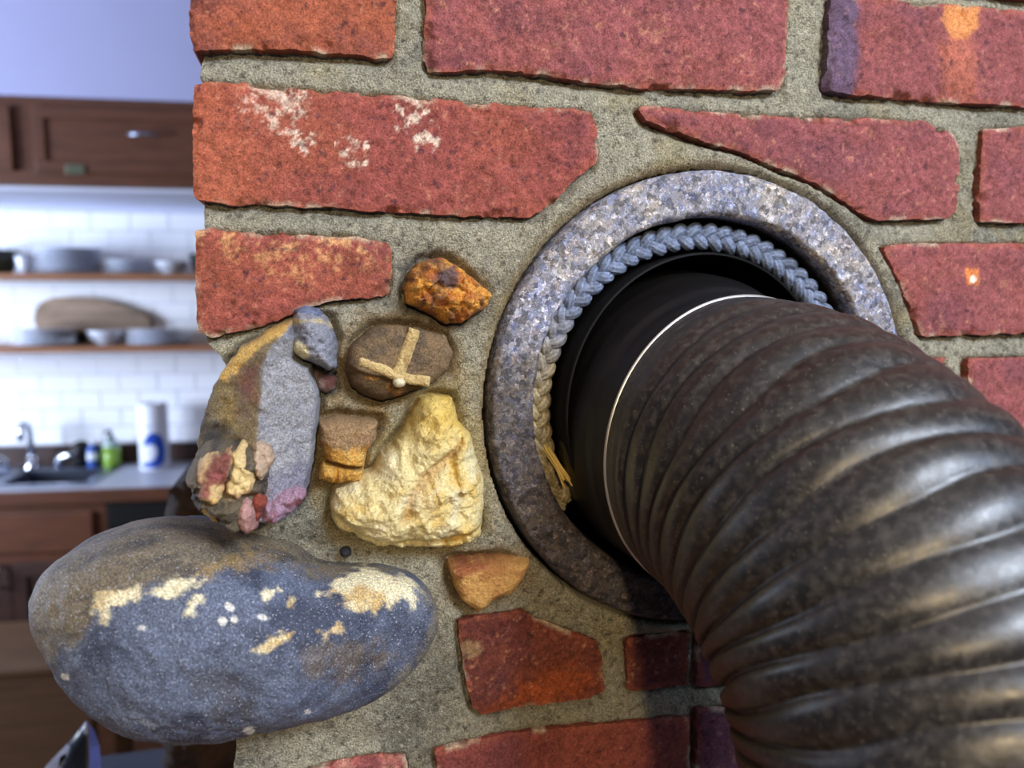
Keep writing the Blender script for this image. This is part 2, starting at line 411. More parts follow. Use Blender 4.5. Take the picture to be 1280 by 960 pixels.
def bowl(pxc, px_top, px_bot, py_top, zs, wd, name, label, mat):
    x, _, zt = K(pxc, py_top, wd); s = wd*0+(K(pxc+50, py_top, wd)[0]-x)/50; rt, rb = px_top/2*s, px_bot/2*s; h = zt-zs
    t = kthing(name, label, 'bowl', (x, -wd, zs+0.0003)); m = MB()
    m.lathe([(0, 0.006), (rb*.9, 0.006), (rb*.9, 0), (rb, 0), (rb, 0.006), (rb+(rt-rb)*.45, h*.35), (rt*.96, h*.8), (rt, h), (rt-.004, h), (rt*.9, h*.75), (rb+(rt-rb)*.35, h*.4), (rb*.5, 0.012), (0, 0.011)], n=40)
    m.build('shell', mat, t); 
bowl(-8, 60, 40, 313, zs1, 0.12, 'serving_bowl', 'dark olive flared bowl on the upper shelf', M_OLIVE)
bowl(214, 40, 22, 327, zs1, 0.12, 'rice_bowl', 'white bowl on the upper shelf beside the brick edge', M_CERAM)
bowl(262, 52, 34, 318, zs1, 0.12, 'soup_bowl', 'dark bowl half hidden behind the brick edge', M_BLACK)
bowl(132, 46, 22, 413, zs2, 0.15, 'small_bowl', 'small white footed bowl between two plate stacks', M_CERAM)
bowl(30, 22, 14, 320, zs1, 0.20, 'sauce_bowl', 'small white bowl between the olive bowl and the tall stack', M_CERAM)
# long board leaning on the tiles
bp = [(44, 400), (46, 386), (54, 377), (70, 372), (95, 371), (125, 374), (155, 383), (180, 391), (190, 398), (192, 409), (186, 415), (120, 418), (60, 416), (47, 410)]
pts = [(K(a, b, .03)[0], K(a, b, .03)[2]) for a, b in bp]; cx = np.mean([p[0] for p in pts]); zb = min(p[1] for p in pts)
bt = kthing('serving_board', 'long weathered wooden board leaning on white tiles above plates', 'board', (cx, -0.02, zs2+0.001))
dzb = zb-zs2
sp = smooth_poly([(x-cx, z-zb+max(0.0, dzb)*0) for x, z in pts], 1)
o = MB().prism([(x, z+dzb) for x, z in sp]+[], -0.028, 0.0, 0.005).build('plank', M_BOARD, bt); 
xs_ = K(102, 420, .03)[0]-cx; MB().box(xs_-.018, xs_+.018, -0.03, 0.0, 0.0, dzb+0.01, 0.002).build('stand', M_BLACK, bt, 'dark block under the board')  # black block reaching from shelf to board
# counter
CD = 0.47
_, _, zc_front = K(100, 614, CD)
ct = kthing('countertop', 'grey laminate counter with brown wooden front edge', 'counter', (0, 0, CT))
sx0, sx1 = K(-150, 600, .2)[0], K(134, 600, .2)[0]; sy0, sy1 = -0.40, -0.085
top = MB(); top.box(-2.0, sx0, -CD, -0.031, -0.035, 0, 0.0).box(sx1, 1.5, -CD, -0.031, -0.035, 0).box(sx0, sx1, sy1, -0.031, -0.035, 0).box(sx0, sx1, -CD, sy0, -0.035, 0)
top.build('slab', M_COUNTER, ct)
MB().box(-2.0, 1.5, -CD-0.02, -CD-0.0005, -0.05, 0.0, 0.003).build('front_edge', M_WOOD, ct, 'brown wooden edge strip')
# sink: a rim with two basins, faucet with two levers
sk = kthing('kitchen_sink', 'stainless steel double sink set in the grey counter', 'sink', (0, 0, CT))
rim = MB(); R = 0.018; xd = K(20, 600, .2)[0]
rim.box(sx0-R, sx1+R, sy1-.05, sy1+R, 0.0005, 0.006, 0.002).box(sx0-R, sx1+R, sy0-R, sy0+R, 0.0005, 0.006, 0.002).box(sx0-R, sx0+R, sy0, sy1, 0.0005, 0.006, 0.002).box(sx1-R, sx1+R, sy0, sy1, 0.0005, 0.006, 0.002).box(xd-R, xd+R, sy0, sy1, 0.0005, 0.006, 0.002)
rim.build('rim', M_STEEL, sk)
for a, b in ((sx0+R, xd-R), (xd+R, sx1-R)):
    bs_ = MB(); t_ = 0.003; y0, y1, zb_ = sy0+R, sy1-.05, -0.18
    bs_.box(a, b, y0, y1, zb_, zb_+t_).box(a, a+t_, y0, y1, zb_, 0.001).box(b-t_, b, y0, y1, zb_, 0.001).box(a, b, y0, y0+t_, zb_, 0.001).box(a, b, y1-t_, y1, zb_, 0.001)
    bs_.build('basin', M_STEEL, sk)
fx = K(40, 575, .1)[0]
fa = kthing('faucet', 'chrome kitchen faucet with tall spout and two levers', 'faucet', (fx, -0.10, CT+0.006))
fz = K(38, 527, .12)[2]-CT
MB().lathe([(0, 0), (.03, 0), (.03, .008), (.02, .02), (.016, .05), (0, .05)], n=24).build('base', M_CHROME, fa)
sp_ = [(0, 0, .04), (0, 0, fz*.75)]+[(-0.004, -.035+.035*cos(a), fz*.78+.035*sin(a)) for a in np.linspace(0, pi*.9, 8)]+[(-.006, -.075, fz*.62)]
MB().tube(sp_, 0.011, 12).build('spout', M_CHROME, fa)
for s in (-1, 1):
    lv = MB(); lv.tube([(s*.10, 0, 0), (s*.10, 0, .03), (s*.115, -.01, .045), (s*.15, -.02, .055), (s*.175, -.022, .056)], [.018, .016, .011, .008, .007], 12); lv.build('lever', M_CHROME, fa)
# bottles, caddy, towel roll
x = K(104, 580, .06)[0]; c = kthing('sponge_caddy', 'round black caddy behind the right faucet lever', 'caddy', (x, -0.07, CT+0.0005))
MB().lathe([(0, 0), (.03, 0), (.036, .03), (.036, .075), (.03, .098), (.012, .108), (0, .108)], n=28).build('body', M_BLACK, c)
MB().tube([(.02, 0, .1), (.035, 0, .085), (.04, 0, .06)], .005, 8).build('handle', M_BLACK, c)
x = K(119, 580, .07)[0]; c = kthing('dish_soap', 'small blue plastic bottle beside the green soap', 'bottle', (x, -0.09, CT+0.0005))
MB().lathe([(0, 0), (.019, 0), (.021, .004), (.021, .075), (.014, .09), (.010, .094), (0, .094)], n=28).build('body', M_BLUE2, c)
MB().lathe([(.0213, .03), (.0215, .03), (.0215, .062), (.0213, .062)], n=28).build('sticker', M_PAPER, c, 'pale label band')
MB().lathe([(0, .094), (.009, .094), (.009, .108), (0, .108)], n=20).build('cap', M_PAPER, c, 'white cap')
x = K(142, 580, .07)[0]; c = kthing('hand_soap', 'green soap bottle with black pump on the counter', 'bottle', (x, -0.085, CT+0.0005))
MB().lathe([(0, 0), (.030, 0), (.033, .005), (.033, .085), (0, .085)], n=28).build('liquid', M_GREEN, c)
MB().lathe([(.033, .0855), (.033, .095), (.02, .112), (.013, .116), (0, .116)], n=28).build('shoulder', M_CLEAR, c, 'clear plastic shoulder')
pm = MB(); pm.lathe([(0, .116), (.012, .116), (.012, .128), (.005, .13), (.005, .15), (0, .15)], n=18); pm.tube([(0, 0, .15), (-.004, -.015, .152), (-.006, -.035, .146)], .006, 8); pm.build('pump', M_BLACK, c, 'black pump')
x, _, zt = K(190, 504, .14); rr = (K(209, 540, .14)[0]-K(172, 540, .14)[0])/2
ph = zt-CT
c = kthing('paper_towel_roll', 'wrapped white paper towel roll printed with a blue wave', 'paper towel', (x, -0.14, CT+0.0005))
MB().lathe([(.02, .004), (.02, 0), (rr*.97, 0), (rr, .004), (rr, ph-.004), (rr*.96, ph), (.02, ph), (.02, ph-.02)], n=48).build('roll', M_PAPER, c)
# printed wave wraps the front of the roll
def wrap(pts, rad, mat, name, par, lab=None):
    bm = bmesh.new(); P2 = smooth_poly(pts, 2); vs = []
    xs = P2[:, 0]; g = 0.003
    poly = resample(P2, 0.003); me_pts = []
    gx = np.arange(poly[:, 0].min(), poly[:, 0].max()+g, g); gz = np.arange(poly[:, 1].min(), poly[:, 1].max()+g, g)
    Mk = inside_grid(gx, gz, poly); V = {}
    for r_ in range(len(gz)-1):
        for c_ in range(len(gx)-1):
            if Mk[r_, c_] and Mk[r_+1, c_] and Mk[r_, c_+1] and Mk[r_+1, c_+1]:
                q = []
                for (i, j) in ((r_, c_), (r_, c_+1), (r_+1, c_+1), (r_+1, c_)):
                    if (i, j) not in V:
                        a = gx[j]/rad; V[(i, j)] = bm.verts.new((rad*sin(a), -rad*cos(a), gz[i]))
                    q.append(V[(i, j)])
                bm.faces.new(q)
    me = bpy.data.meshes.new(name); bm.to_mesh(me); bm.free(); o = add(name, me, mat, par, False, lab); return o
q = rr*1.25; zc0 = ph*.31; W = rr*1.15; hh = ph*.30
wrap([(-W*.85, zc0-hh*.72), (-W*.4, zc0-hh*.9), (W*.9, zc0-hh*.9), (W*1.0, zc0+hh*.2), (W*.7, zc0+hh*.8), (W*.1, zc0+hh*.98), (-W*.35, zc0+hh*.6), (-W*.5, zc0+hh*.1), (-W*.1, zc0+hh*.3), (W*.3, zc0+hh*.25), (W*.42, zc0-hh*.15), (W*.1, zc0-hh*.55), (-W*.4, zc0-hh*.6)], rr+.0012, M_BLUE, 'wave_print', c, 'blue printed wave')
wrap([(-W*.75, ph*.66), (W*.75, ph*.66), (W*.75, ph*.685), (-W*.75, ph*.685)], rr+.0012, simple('pale_blue', srgb(150, 170, 225), .5), 'print_band', c, 'pale blue printed line')
# base cabinets
bc = kthing('base_cabinet', 'brown wooden base cabinet with drawer front under the sink', 'cabinet', (0, 0, 0))
zt_ = CT-0.051; BW = CD-0.005
x1 = K(134, 660, BW)[0]
MB().box(-1.6, x1, -BW+.02, -0.035, 0.09, CT-0.19-.04, .002).build('body', M_WOODD, bc)
MB().box(-1.6, x1, -BW+.06, -0.1, 0.0, 0.09).build('toe_kick', M_BLACK, bc)
ff = MB(); ff.box(-1.6, x1, -BW, -BW+.02, zt_-.045, zt_, .002); ff.box(x1-.045, x1, -BW, -BW+.02, 0.09, zt_-.045, .002)
zd0, zd1 = K(60, 686, BW)[2], K(60, 640, BW)[2]; zd2 = K(60, 705, BW)[2]
ff.box(-1.6, x1-.045, -BW, -BW+.02, zd2, zd0, .002); ff.build('face_frame', M_WOOD, bc)
xd1 = K(118, 660, BW)[0]
MB().box(-.75, xd1, -BW-.018, -BW-.0005, zd0-.008, zd1, .004).build('drawer', M_WOOD, bc)
def bdoor(x0, x1_, hside):
    z0, z1 = 0.11, zd2+.01; y0, y1 = -BW-.018, -BW-.0005; r = .05; d = MB()
    d.box(x0, x1_, y0, y1, z1-r, z1, .003).box(x0, x1_, y0, y1, z0, z0+r, .003).box(x0, x0+r, y0, y1, z0+r, z1-r).box(x1_-r, x1_, y0, y1, z0+r, z1-r).box(x0+r, x1_-r, y0+.009, y1, z0+r, z1-r)
    o = d.build('door', M_WOODD, bc, 'dark panelled door'); hx = x0+.03 if hside < 0 else x1_-.03; hz = K(8, 718, BW)[2]
    MB().tube([(hx, y0, hz+.04), (hx, y0-.022, hz+.038), (hx, y0-.026, hz), (hx, y0-.022, hz-.038), (hx, y0, hz-.04)], .006, 8).build('handle', M_CHROME, o, 'chrome bar handle')
xm = K(14, 700, BW)[0]
bdoor(xm-.42, xm, 1); bdoor(xm+.004, xd1, 1)
dw = kthing('dishwasher', 'black dishwasher front under the grey counter', 'dishwasher', (0, 0, 0))
x2 = x1+.60
MB().box(x1+.004, x2, -BW+.01, -0.04, .09, zt_-.004, .003).build('body', M_BLACK, dw)
MB().box(x1+.008, x2-.004, -BW-.018, -BW+.009, .12, zt_-.10, .006).build('door', M_BLACK, dw)
MB().box(x1+.008, x2-.004, -BW-.012, -BW+.009, zt_-.095, zt_-.01, .004).build('control_panel', M_BLACK, dw)
MB().box(x1+.02, x2-.02, -BW-.004, -BW+.009, .02, .085).build('kick_plate', M_STEEL, dw, 'grey kick plate')
bc2 = kthing('corner_cabinet', 'brown wooden base cabinet beyond the dishwasher', 'cabinet', (0, 0, 0))
MB().box(x2+.004, 1.5, -BW, -.035, .09, zt_, .002).build('body', M_WOOD, bc2)
MB().box(x2+.05, 1.2, -BW-.018, -BW-.0005, .12, zt_-.03, .004).build('door', M_WOOD, bc2)
# wooden chest/bench in front of the cabinets, with a magazine in front
BY = 1.05
bx, _, bz = K(60, 841, BY)
tb_ = kthing('wooden_bench', 'low light brown wooden bench behind the magazine', 'bench', (bx, -BY, 0))
xr = K(112, 860, BY)[0]-bx; xl = xr-0.95
zz = bz
for k in range(4):
    h0 = zz-(k+1)*.082; MB().box(xl, xr, 0.0, .022, h0+.002, h0+.082, .002).build('plank', M_WOODL, tb_)
MB().box(xl-.01, xr+.004, -0.008, .36, zz+.0005, zz+.02, .004).build('seat', M_WOODL, tb_)
for xx in (xl+.03, xr-.03):
    for yy in (.045, .33): MB().box(xx-.022, xx+.022, yy-.022, yy+.022, 0, zz, .003).build('leg', M_WOODL, tb_)

area('kitchen_fill_light', kworld(-2.1, -1.5, 1.55), kworld(0.1, 0, 1.35), 1.0, 1.1, 122, (0.70, 0.81, 1.0))  # unseen area light added to brighten the kitchen from the left

# ================================================================== THE CHIMNEY
RC = np.array([0.2655, 1.5423]); RO, RI = 0.1278, 0.1025
chim = thing('brick_chimney', 'red brick chimney with stones mortared around a stovepipe hole', 'chimney', (0.5, 0.3, 0.0))

BR = {}   # px outline, colour kind, offset
BR['b1'] = [(236, -75), (236, 40), (240, 62), (262, 63), (300, 61), (360, 62), (430, 66), (489, 72), (493, 60), (495, 0), (497, -62)]
BR['b2'] = [(535, -60), (531, 70), (537, 87), (560, 88), (600, 85), (660, 90), (740, 102), (800, 108), (870, 110), (940, 113), (975, 111), (984, 95), (988, 0), (989, -28), (760, -45)]
BR['b3'] = [(1040, -6), (1036, 60), (1033, 110), (1060, 117), (1120, 121), (1200, 128), (1285, 133), (1460, 134), (1460, 22), (1280, 12), (1160, 3)]
BR['b4'] = [(243, 105), (240, 170), (241, 225), (245, 248), (262, 253), (400, 259), (530, 267), (640, 271), (665, 271), (685, 258), (705, 240), (722, 222), (744, 206), (748, 195), (746, 160), (740, 140), (700, 134), (600, 128), (520, 121), (400, 112), (300, 103), (262, 100)]
BR['b5'] = [(797, 133), (820, 132), (900, 141), (1000, 146), (1100, 148), (1160, 151), (1170, 160), (1192, 166), (1200, 180), (1200, 240), (1196, 265), (1185, 273), (1100, 275), (1085, 270), (1060, 252), (1020, 228), (980, 212), (930, 190), (880, 176), (840, 160), (810, 150)]
BR['b6'] = [(1232, 160), (1300, 158), (1500, 160), (1500, 278), (1300, 278), (1230, 277), (1228, 240)]
BR['b7'] = [(243, 288), (243, 330), (245, 380), (247, 415), (262, 423), (300, 415), (330, 408), (350, 398), (385, 383), (420, 375), (480, 371), (489, 368), (490, 320), (484, 305), (440, 295), (380, 293), (300, 290), (262, 287)]
BR['b8'] = [(1104, 308), (1150, 304), (1280, 304), (1480, 305), (1480, 410), (1280, 417), (1200, 420), (1155, 420), (1145, 400), (1130, 360), (1118, 335)]
BR['b9'] = [(1210, 449), (1280, 446), (1500, 446), (1500, 565), (1300, 570), (1224, 570), (1215, 500)]
BR['b10'] = [(1165, 449), (1186, 447), (1190, 520), (1192, 570), (1178, 570)]
BR['b11'] = [(572, 778), (600, 770), (655, 764), (664, 772), (700, 785), (730, 795), (750, 805), (754, 830), (757, 866), (740, 873), (690, 880), (640, 887), (602, 896), (590, 885), (580, 840)]
BR['b12'] = [(545, 940), (600, 925), (680, 912), (770, 905), (862, 898), (862, 1025), (700, 1050), (548, 1060)]
BR['b13'] = [(385, 968), (430, 952), (480, 946), (508, 946), (513, 980), (514, 1062), (385, 1080)]
BR['b14'] = [(785, 798), (862, 792), (862, 858), (787, 866)]
BR['b15'] = [(872, 778), (960, 772), (1080, 768), (1080, 845), (960, 855), (872, 860)]
BR['b16'] = [(872, 888), (960, 882), (1080, 874), (1080, 990), (872, 1020)]
POLY = {k: unp(v) for k, v in BR.items()}
zr = lambda k: 1.699-0.0667*(k-2)
def rect(x0, x1, k): return np.array([(x0, zr(k)-.055), (x1, zr(k)-.055), (x1, zr(k)), (x0, zr(k))])
extra = []
for k in (-2, -1, 0):
    o = 0.0 if k % 2 else -0.105
    for j in range(5):
        a = o+j*.209; b = a+.199; a = max(a, 0.0)
        if b-a > .05: extra.append(rect(a, min(b, .93), k))
xr3 = POLY['b3'][:, 0].max(); xr8 = max(POLY[k][:, 0].max() for k in ('b6', 'b8', 'b9'))
for k in (1, 2, 3, 4):
    x = {1: xr3, 2: POLY['b6'][:, 0].max(), 3: POLY['b8'][:, 0].max(), 4: POLY['b9'][:, 0].max()}[k]+.011
    while x < .9: extra.append(rect(x, min(x+.199, .93), k)); x += .21
for k in (5, 6, 7):
    x = {5: .43, 6: POLY['b15'][:, 0].max()+.011, 7: POLY['b16'][:, 0].max()+.011}[k]
    while x < .88: extra.append(rect(x, min(x+.199, .93), k)); x += .21
for k in (8, 9, 10):
    x = .015-(0.1 if k % 2 else 0)
    while x < .9: extra.append(rect(max(x, .012), min(x+.199, .93), k)); x += .21
COLA = dict(orange=srgb(156, 86, 62), red=srgb(140, 74, 66), pink=srgb(138, 78, 78), purple=srgb(98, 60, 72), light=srgb(182, 128, 100), dark=srgb(96, 50, 46))
def brick_h(seed, off):
    def f(X, Z, D):
        e = 0.0011*np.exp(-(D/(0.0013+0.0010*(vnoise(X/.012, seed, Z/.012, 3)+1)))**1.3)
        chip = 0.0025*sst(0.35, 0.8, fbm(X, seed*2.1, Z, .010, 4, 8))*np.exp(-D/.004)*1.6
        return off-e-chip+0.0009*fbm(X, seed, Z, .022, 3, 1)+0.00045*fbm(X, seed, Z, .004, 3, 2)-0.0008*sst(.55, .9, fbm(X, seed+9, Z, .006, 3, 17))
    return f
KIND = dict(b1=('orange', .6), b2=('pink', .25), b3=('pink', .1), b4=('red', .55), b5=('pink', .12), b6=('pink', .1), b7=('red', .35), b8=('pink', .25), b9=('pink', .15), b10=('pink', .1), b11=('dark', .35), b12=('red', .25), b13=('pink', .2), b14=('dark', .2), b15=('purple', .0), b16=('purple', .0))  # brick tones carry warm, cool and shadowed light painted into the colour
def brick_c(key, seed):
    base, og = KIND.get(key, ('red', .3))
    def f(X, Z, D, h):
        c = np.tile(COLA[base], (len(X), 1))
        c = mix(c, COLA['orange'], og*sst(-.3, .8, fbm(X, seed, Z, .05, 4, 21)))
        c = mix(c, COLA['purple'], .45*sst(.0, .9, fbm(X, seed+3, Z, .03, 5, 22)))
        c = mix(c, COLA['orange']*1.1, .4*sst(.0035, .0, D+0.002*fbm(X, seed, Z, .01, 3, 25)))
        pale_blotch = .55*sst(.6, .95, fbm(X, seed+5, Z, .014, 6, 23, .7)); c = mix(c, COLA['light'], pale_blotch*.7)  # pale blotches of the clay, scattered at random
        c = mix(c, srgb(205, 196, 170), .6*sst(.003, .0, D)*sst(.1, .6, fbm(X, seed, Z, .012, 4, 29)))
        if key == 'b4':
            x0, z0 = un(525, 160)[[0, 2]]; d = np.hypot(X-x0, Z-z0)
            for (a, b, r) in ((518, 150, .010), (530, 168, .008), (345, 130, .016), (440, 190, .008), (375, 175, .007)):
                q = un(a, b); d = np.hypot(X-q[0], Z-q[2]); c = mix(c, srgb(220, 200, 180), .85*sst(.1, .8, (1-d/r)*.55+1.1*fbm(X, 0, Z, .0045, 5, 41, .7))*(d < r*1.15))
            c = mix(c, COLA['orange']*1.15, .8*sst(.055, .0, X))
        if key == 'b3':
            q0 = un(1036, 60)[0]; q1 = un(1070, 60)[0]; c = mix(c, srgb(92, 78, 100), .9*sst(q1+.003, q1-.003, X+.003*fbm(X, 0, Z, .02, 3, 5)))
            c = mix(c, srgb(216, 140, 82), .9*pmask(X, Z, [(1180, 5), (1225, 5), (1225, 30), (1210, 48), (1190, 46), (1178, 25)]))
            c = mix(c, srgb(190, 110, 80), .5*pmask(X, Z, [(1175, 50), (1220, 50), (1215, 125), (1180, 125)], 0, .006, .006))
        if key == 'b7':
            c = mix(c, srgb(212, 165, 112), .75*pmask(X, Z, [(250, 306), (330, 300), (475, 308), (478, 338), (400, 338), (380, 352), (300, 320)], 0, .003, .012)*sst(-.25, .45, fbm(X, 9, Z, .004, 5, 77, .7)))
            c = mix(c, COLA['orange'], .5*sst(.01, -.01, line_dist(X, Z, [(245, 335), (480, 350)])-.012))
        if key == 'b8':
            c = mix(c, srgb(220, 130, 70), .9*pmask(X, Z, [(1207, 336), (1224, 336), (1224, 358), (1208, 356)], 0, .001, .001))
            q = un(1216, 349); c = mix(c, srgb(245, 235, 215), sst(.0028, .0018, np.hypot(X-q[0], Z-q[2])))
        if key == 'b11':
            c = mix(c, srgb(176, 86, 40), .6*pmask(X, Z, [(670, 840), (700, 830), (750, 850), (700, 880), (610, 890), (640, 872)], 0, .006, .006))
            q = un(588, 812); c = mix(c, srgb(160, 130, 95), .8*sst(.007, .004, np.hypot(X-q[0], Z-q[2])+.002*fbm(X, 0, Z, .005, 3, 9)))
        if key == 'b13': c = mix(c, srgb(205, 150, 130), .6*sst(.0, .6, fbm(X, 2, Z, .012, 4, 7)))
        g_ = 1+.13*fbm(X, seed, Z, .008, 3, 27)+.26*fbm(X, seed, Z, .0022, 2, 28)
        c = mix(c, COLA['purple']*.6, .75*sst(.45, .9, fbm(X, seed, Z, .0035, 3, 33, .7))); c = mix(c, COLA['light'], .55*sst(.5, .95, fbm(X, seed+4, Z, .003, 3, 34, .7)))
        return c*g_[:, None]
    return f
seed = 0
for key, poly in POLY.items():
    seed += 1
    gg = 0.0008 if key in ('b1', 'b2', 'b4', 'b5', 'b7', 'b11') else 0.001
    off = random.uniform(-.001, .0012)
    plate('brick', poly, gg, brick_h(seed, off), .095, brick_c(key, seed), M_BRICK, chim, None, None, .0009, seed)
for poly in extra:
    seed += 1
    plate('brick', poly, .0025, brick_h(seed, random.uniform(-.001, .001)), .095, brick_c('x', seed), M_BRICK, chim, None, None, .0009, seed, .004)

# ---- mortar bed: one continuous face with recessed joints and a hole for the thimble
allb = [resample(p, .003) for p in list(POLY.values())+extra]
mort = np.concatenate([unp([(250, -40)]), unp([(250, 62), (250, 104), (253, 255), (254, 285), (256, 428), (275, 445), (292, 500), (292, 640), (300, 700), (302, 880), (294, 930), (290, 1010)]), np.array([(.012, 1.05), (.93, 1.05), (.93, 1.99), (.008, 1.99)])])
MG = 0.0011
gx = np.arange(mort[:, 0].min()-.01, .96, .0011); gz = np.arange(1.03, 2.0, .0011)
BM_ = np.zeros((len(gz), len(gx)), bool)
for p in allb:
    i0, i1 = np.searchsorted(gx, [p[:, 0].min(), p[:, 0].max()]); j0, j1 = np.searchsorted(gz, [p[:, 1].min(), p[:, 1].max()])
    BM_[j0:j1, i0:i1] |= inside_grid(gx[i0:i1], gz[j0:j1], p)
BIG = 60
up_ = np.full(BM_.shape, BIG); dn_ = up_.copy(); lf_ = up_.copy(); rt_ = up_.copy()
for j in range(len(gz)):
    dn_[j] = np.where(BM_[j], 0, np.minimum((dn_[j-1] if j else BIG)+1, BIG))
for j in range(len(gz)-1, -1, -1):
    up_[j] = np.where(BM_[j], 0, np.minimum((up_[j+1] if j < len(gz)-1 else BIG)+1, BIG))
for i in range(len(gx)):
    lf_[:, i] = np.where(BM_[:, i], 0, np.minimum((lf_[:, i-1] if i else BIG)+1, BIG))
for i in range(len(gx)-1, -1, -1):
    rt_[:, i] = np.where(BM_[:, i], 0, np.minimum((rt_[:, i+1] if i < len(gx)-1 else BIG)+1, BIG))
nd = np.minimum(np.minimum(up_, dn_), np.minimum(lf_, rt_))*.0011
upd, dnd, rtd = up_*.0011, dn_*.0011, rt_*.0011
HM = -0.0022+np.zeros(BM_.shape)
HM -= 0.0105*np.exp(-upd/.0036)           # raked back under each brick, flush on the one below
HM -= 0.0060*np.exp(-rtd/.0035)
HM += 0.0012*np.exp(-dnd/.003)
HM = np.where(BM_, -.006, HM)
def blur(A, n):
    for _ in range(n):
        A = (A+np.roll(A, 1, 0)+np.roll(A, -1, 0)+np.roll(A, 1, 1)+np.roll(A, -1, 1))/5
    return A
HM = blur(HM, 2)
def samp(A, X, Z):
    fx = np.clip((X-gx[0])/.0011, 0, len(gx)-1.001); fz = np.clip((Z-gz[0])/.0011, 0, len(gz)-1.001)
    i = fx.astype(int); j = fz.astype(int); a = fx-i; b = fz-j
    return (A[j, i]*(1-a)+A[j, i+1]*a)*(1-b)+(A[j+1, i]*(1-a)+A[j+1, i+1]*a)*b

ST = {}
ST['orange'] = [(507, 362), (515, 340), (530, 325), (548, 321), (565, 324), (585, 340), (605, 355), (619, 370), (612, 385), (595, 395), (580, 405), (560, 406), (545, 395), (525, 385), (512, 378)]
ST['cross'] = [(432, 465), (440, 435), (465, 410), (500, 408), (525, 410), (560, 420), (568, 440), (563, 465), (540, 483), (510, 495), (480, 505), (455, 497), (440, 485)]
ST['tan'] = [(398, 530), (420, 524), (475, 530), (470, 550), (458, 570), (455, 588), (452, 605), (420, 608), (398, 603), (400, 590), (408, 575), (400, 555)]
ST['yellow'] = [(413, 640), (420, 620), (440, 608), (470, 595), (480, 575), (495, 560), (510, 540), (520, 515), (530, 502), (545, 498), (570, 500), (577, 530), (592, 545), (598, 570), (610, 600), (608, 640), (605, 672), (590, 686), (550, 690), (500, 690), (470, 685), (445, 675), (425, 665), (415, 655)]
ST['slab'] = [(250, 520), (262, 485), (278, 462), (300, 435), (330, 415), (366, 396), (376, 420), (372, 448), (390, 458), (400, 490), (398, 530), (392, 575), (384, 615), (366, 645), (330, 655), (290, 640), (240, 600), (240, 560)]
ST['upper'] = [(362, 402), (368, 388), (392, 386), (412, 398), (421, 425), (423, 462), (414, 468), (392, 458), (375, 452), (358, 440)]
ST['lump'] = [(229, 600), (236, 580), (250, 562), (272, 553), (300, 553), (328, 562), (340, 585), (336, 612), (322, 640), (305, 662), (290, 669), (272, 658), (252, 644), (236, 625)]
ST['redwedge'] = [(386, 462), (404, 470), (421, 474), (420, 490), (406, 496), (396, 488)]
ST['lilac'] = [(332, 625), (345, 612), (372, 608), (384, 620), (364, 645), (340, 655), (322, 652)]
ST['pinkpeb'] = [(298, 630), (306, 617), (318, 620), (322, 640), (326, 650), (312, 660), (301, 650)]
ST['shard'] = [(316, 616), (326, 610), (336, 622), (332, 636), (322, 648), (317, 634)]
ST['triangle'] = [(564, 712), (575, 708), (640, 700), (665, 700), (655, 725), (640, 745), (615, 755), (598, 768), (580, 755), (570, 740)]
ST['bluechip'] = [(366, 388), (380, 382), (400, 386), (404, 398), (390, 405), (370, 402)]
STY = dict(lump=-.030, pinkpeb=-.028, lilac=-.026, shard=-.026, slab=-.014, upper=-.02, redwedge=-.01, yellow=-.013, orange=-.008, cross=-.008, tan=-.008, triangle=-.006, bluechip=-.012)
STP = {k: unp(v, STY[k]) for k, v in ST.items()}
zone = unp([(250, 430), (330, 415), (400, 378), (489, 373), (495, 310), (560, 285), (660, 280), (640, 400), (640, 560), (690, 690), (640, 770), (580, 775), (570, 850), (590, 900), (540, 930), (400, 950), (290, 950), (280, 700)])
def mort_h(X, Z, D):
    h = samp(HM, X, Z)
    P = np.c_[X, Z]; inz = sdist_fast(P, zone)
    rr_ = np.hypot(X-RC[0], Z-RC[1])
    zlev = -0.0035+0.0032*fbm(X, 1, Z, .035, 3, 60)
    # smeared up against the stones
    dst = np.full(len(X), .05); sel = np.nonzero(inz > -.01)[0]
    for p in list(STP.values()):
        bb = (P[sel, 0] > p[:, 0].min()-.02) & (P[sel, 0] < p[:, 0].max()+.02) & (P[sel, 1] > p[:, 1].min()-.02) & (P[sel, 1] < p[:, 1].max()+.02)
        if bb.any():
            ii = sel[bb]; dst[ii] = np.minimum(dst[ii], np.abs(sdist(P[ii, 0], P[ii, 1], p)))
    zlev = zlev+0.0012*np.exp(-((dst-.009)/.005)**2)-0.0075*np.exp(-(dst/.0030)**2)
    zb = sst(-.006, .006, inz)
    br = samp(nd, X, Z); zb = zb*sst(.001, .006, br)
    h = h*(1-zb)+zlev*zb
    # collar of mortar around the ring: rises away from the joint then dips at the ring
    rg = rr_-RO; k = np.exp(-(np.maximum(rg-.006, 0)/.010)**2)*sst(.0008, .005, br)
    h = h*(1-k)+k*(-.0012+.0018*np.sin(np.clip(rg/.018, 0, 1)*pi)-.0045*np.exp(-(rg/.0022)**2))
    h += 0.0011*fbm(X, 3, Z, .016, 4, 61)+0.0010*fbm(X, 7, Z, .0042, 3, 62, .7)
    f1, f2, c_ = worley(X, Z, .0034, 5); h += .0005*(0.5-f1)*(c_ > .5)
    return h
def sdist_fast(P, poly):
    d = np.full(len(P), -1.0); lo_ = poly.min(0)-.02; hi_ = poly.max(0)+.02
    m = (P > lo_).all(1) & (P < hi_).all(1)
    d[m] = sdist(P[m, 0], P[m, 1], resample(poly, .02)) if m.any() else d[m]
    return d
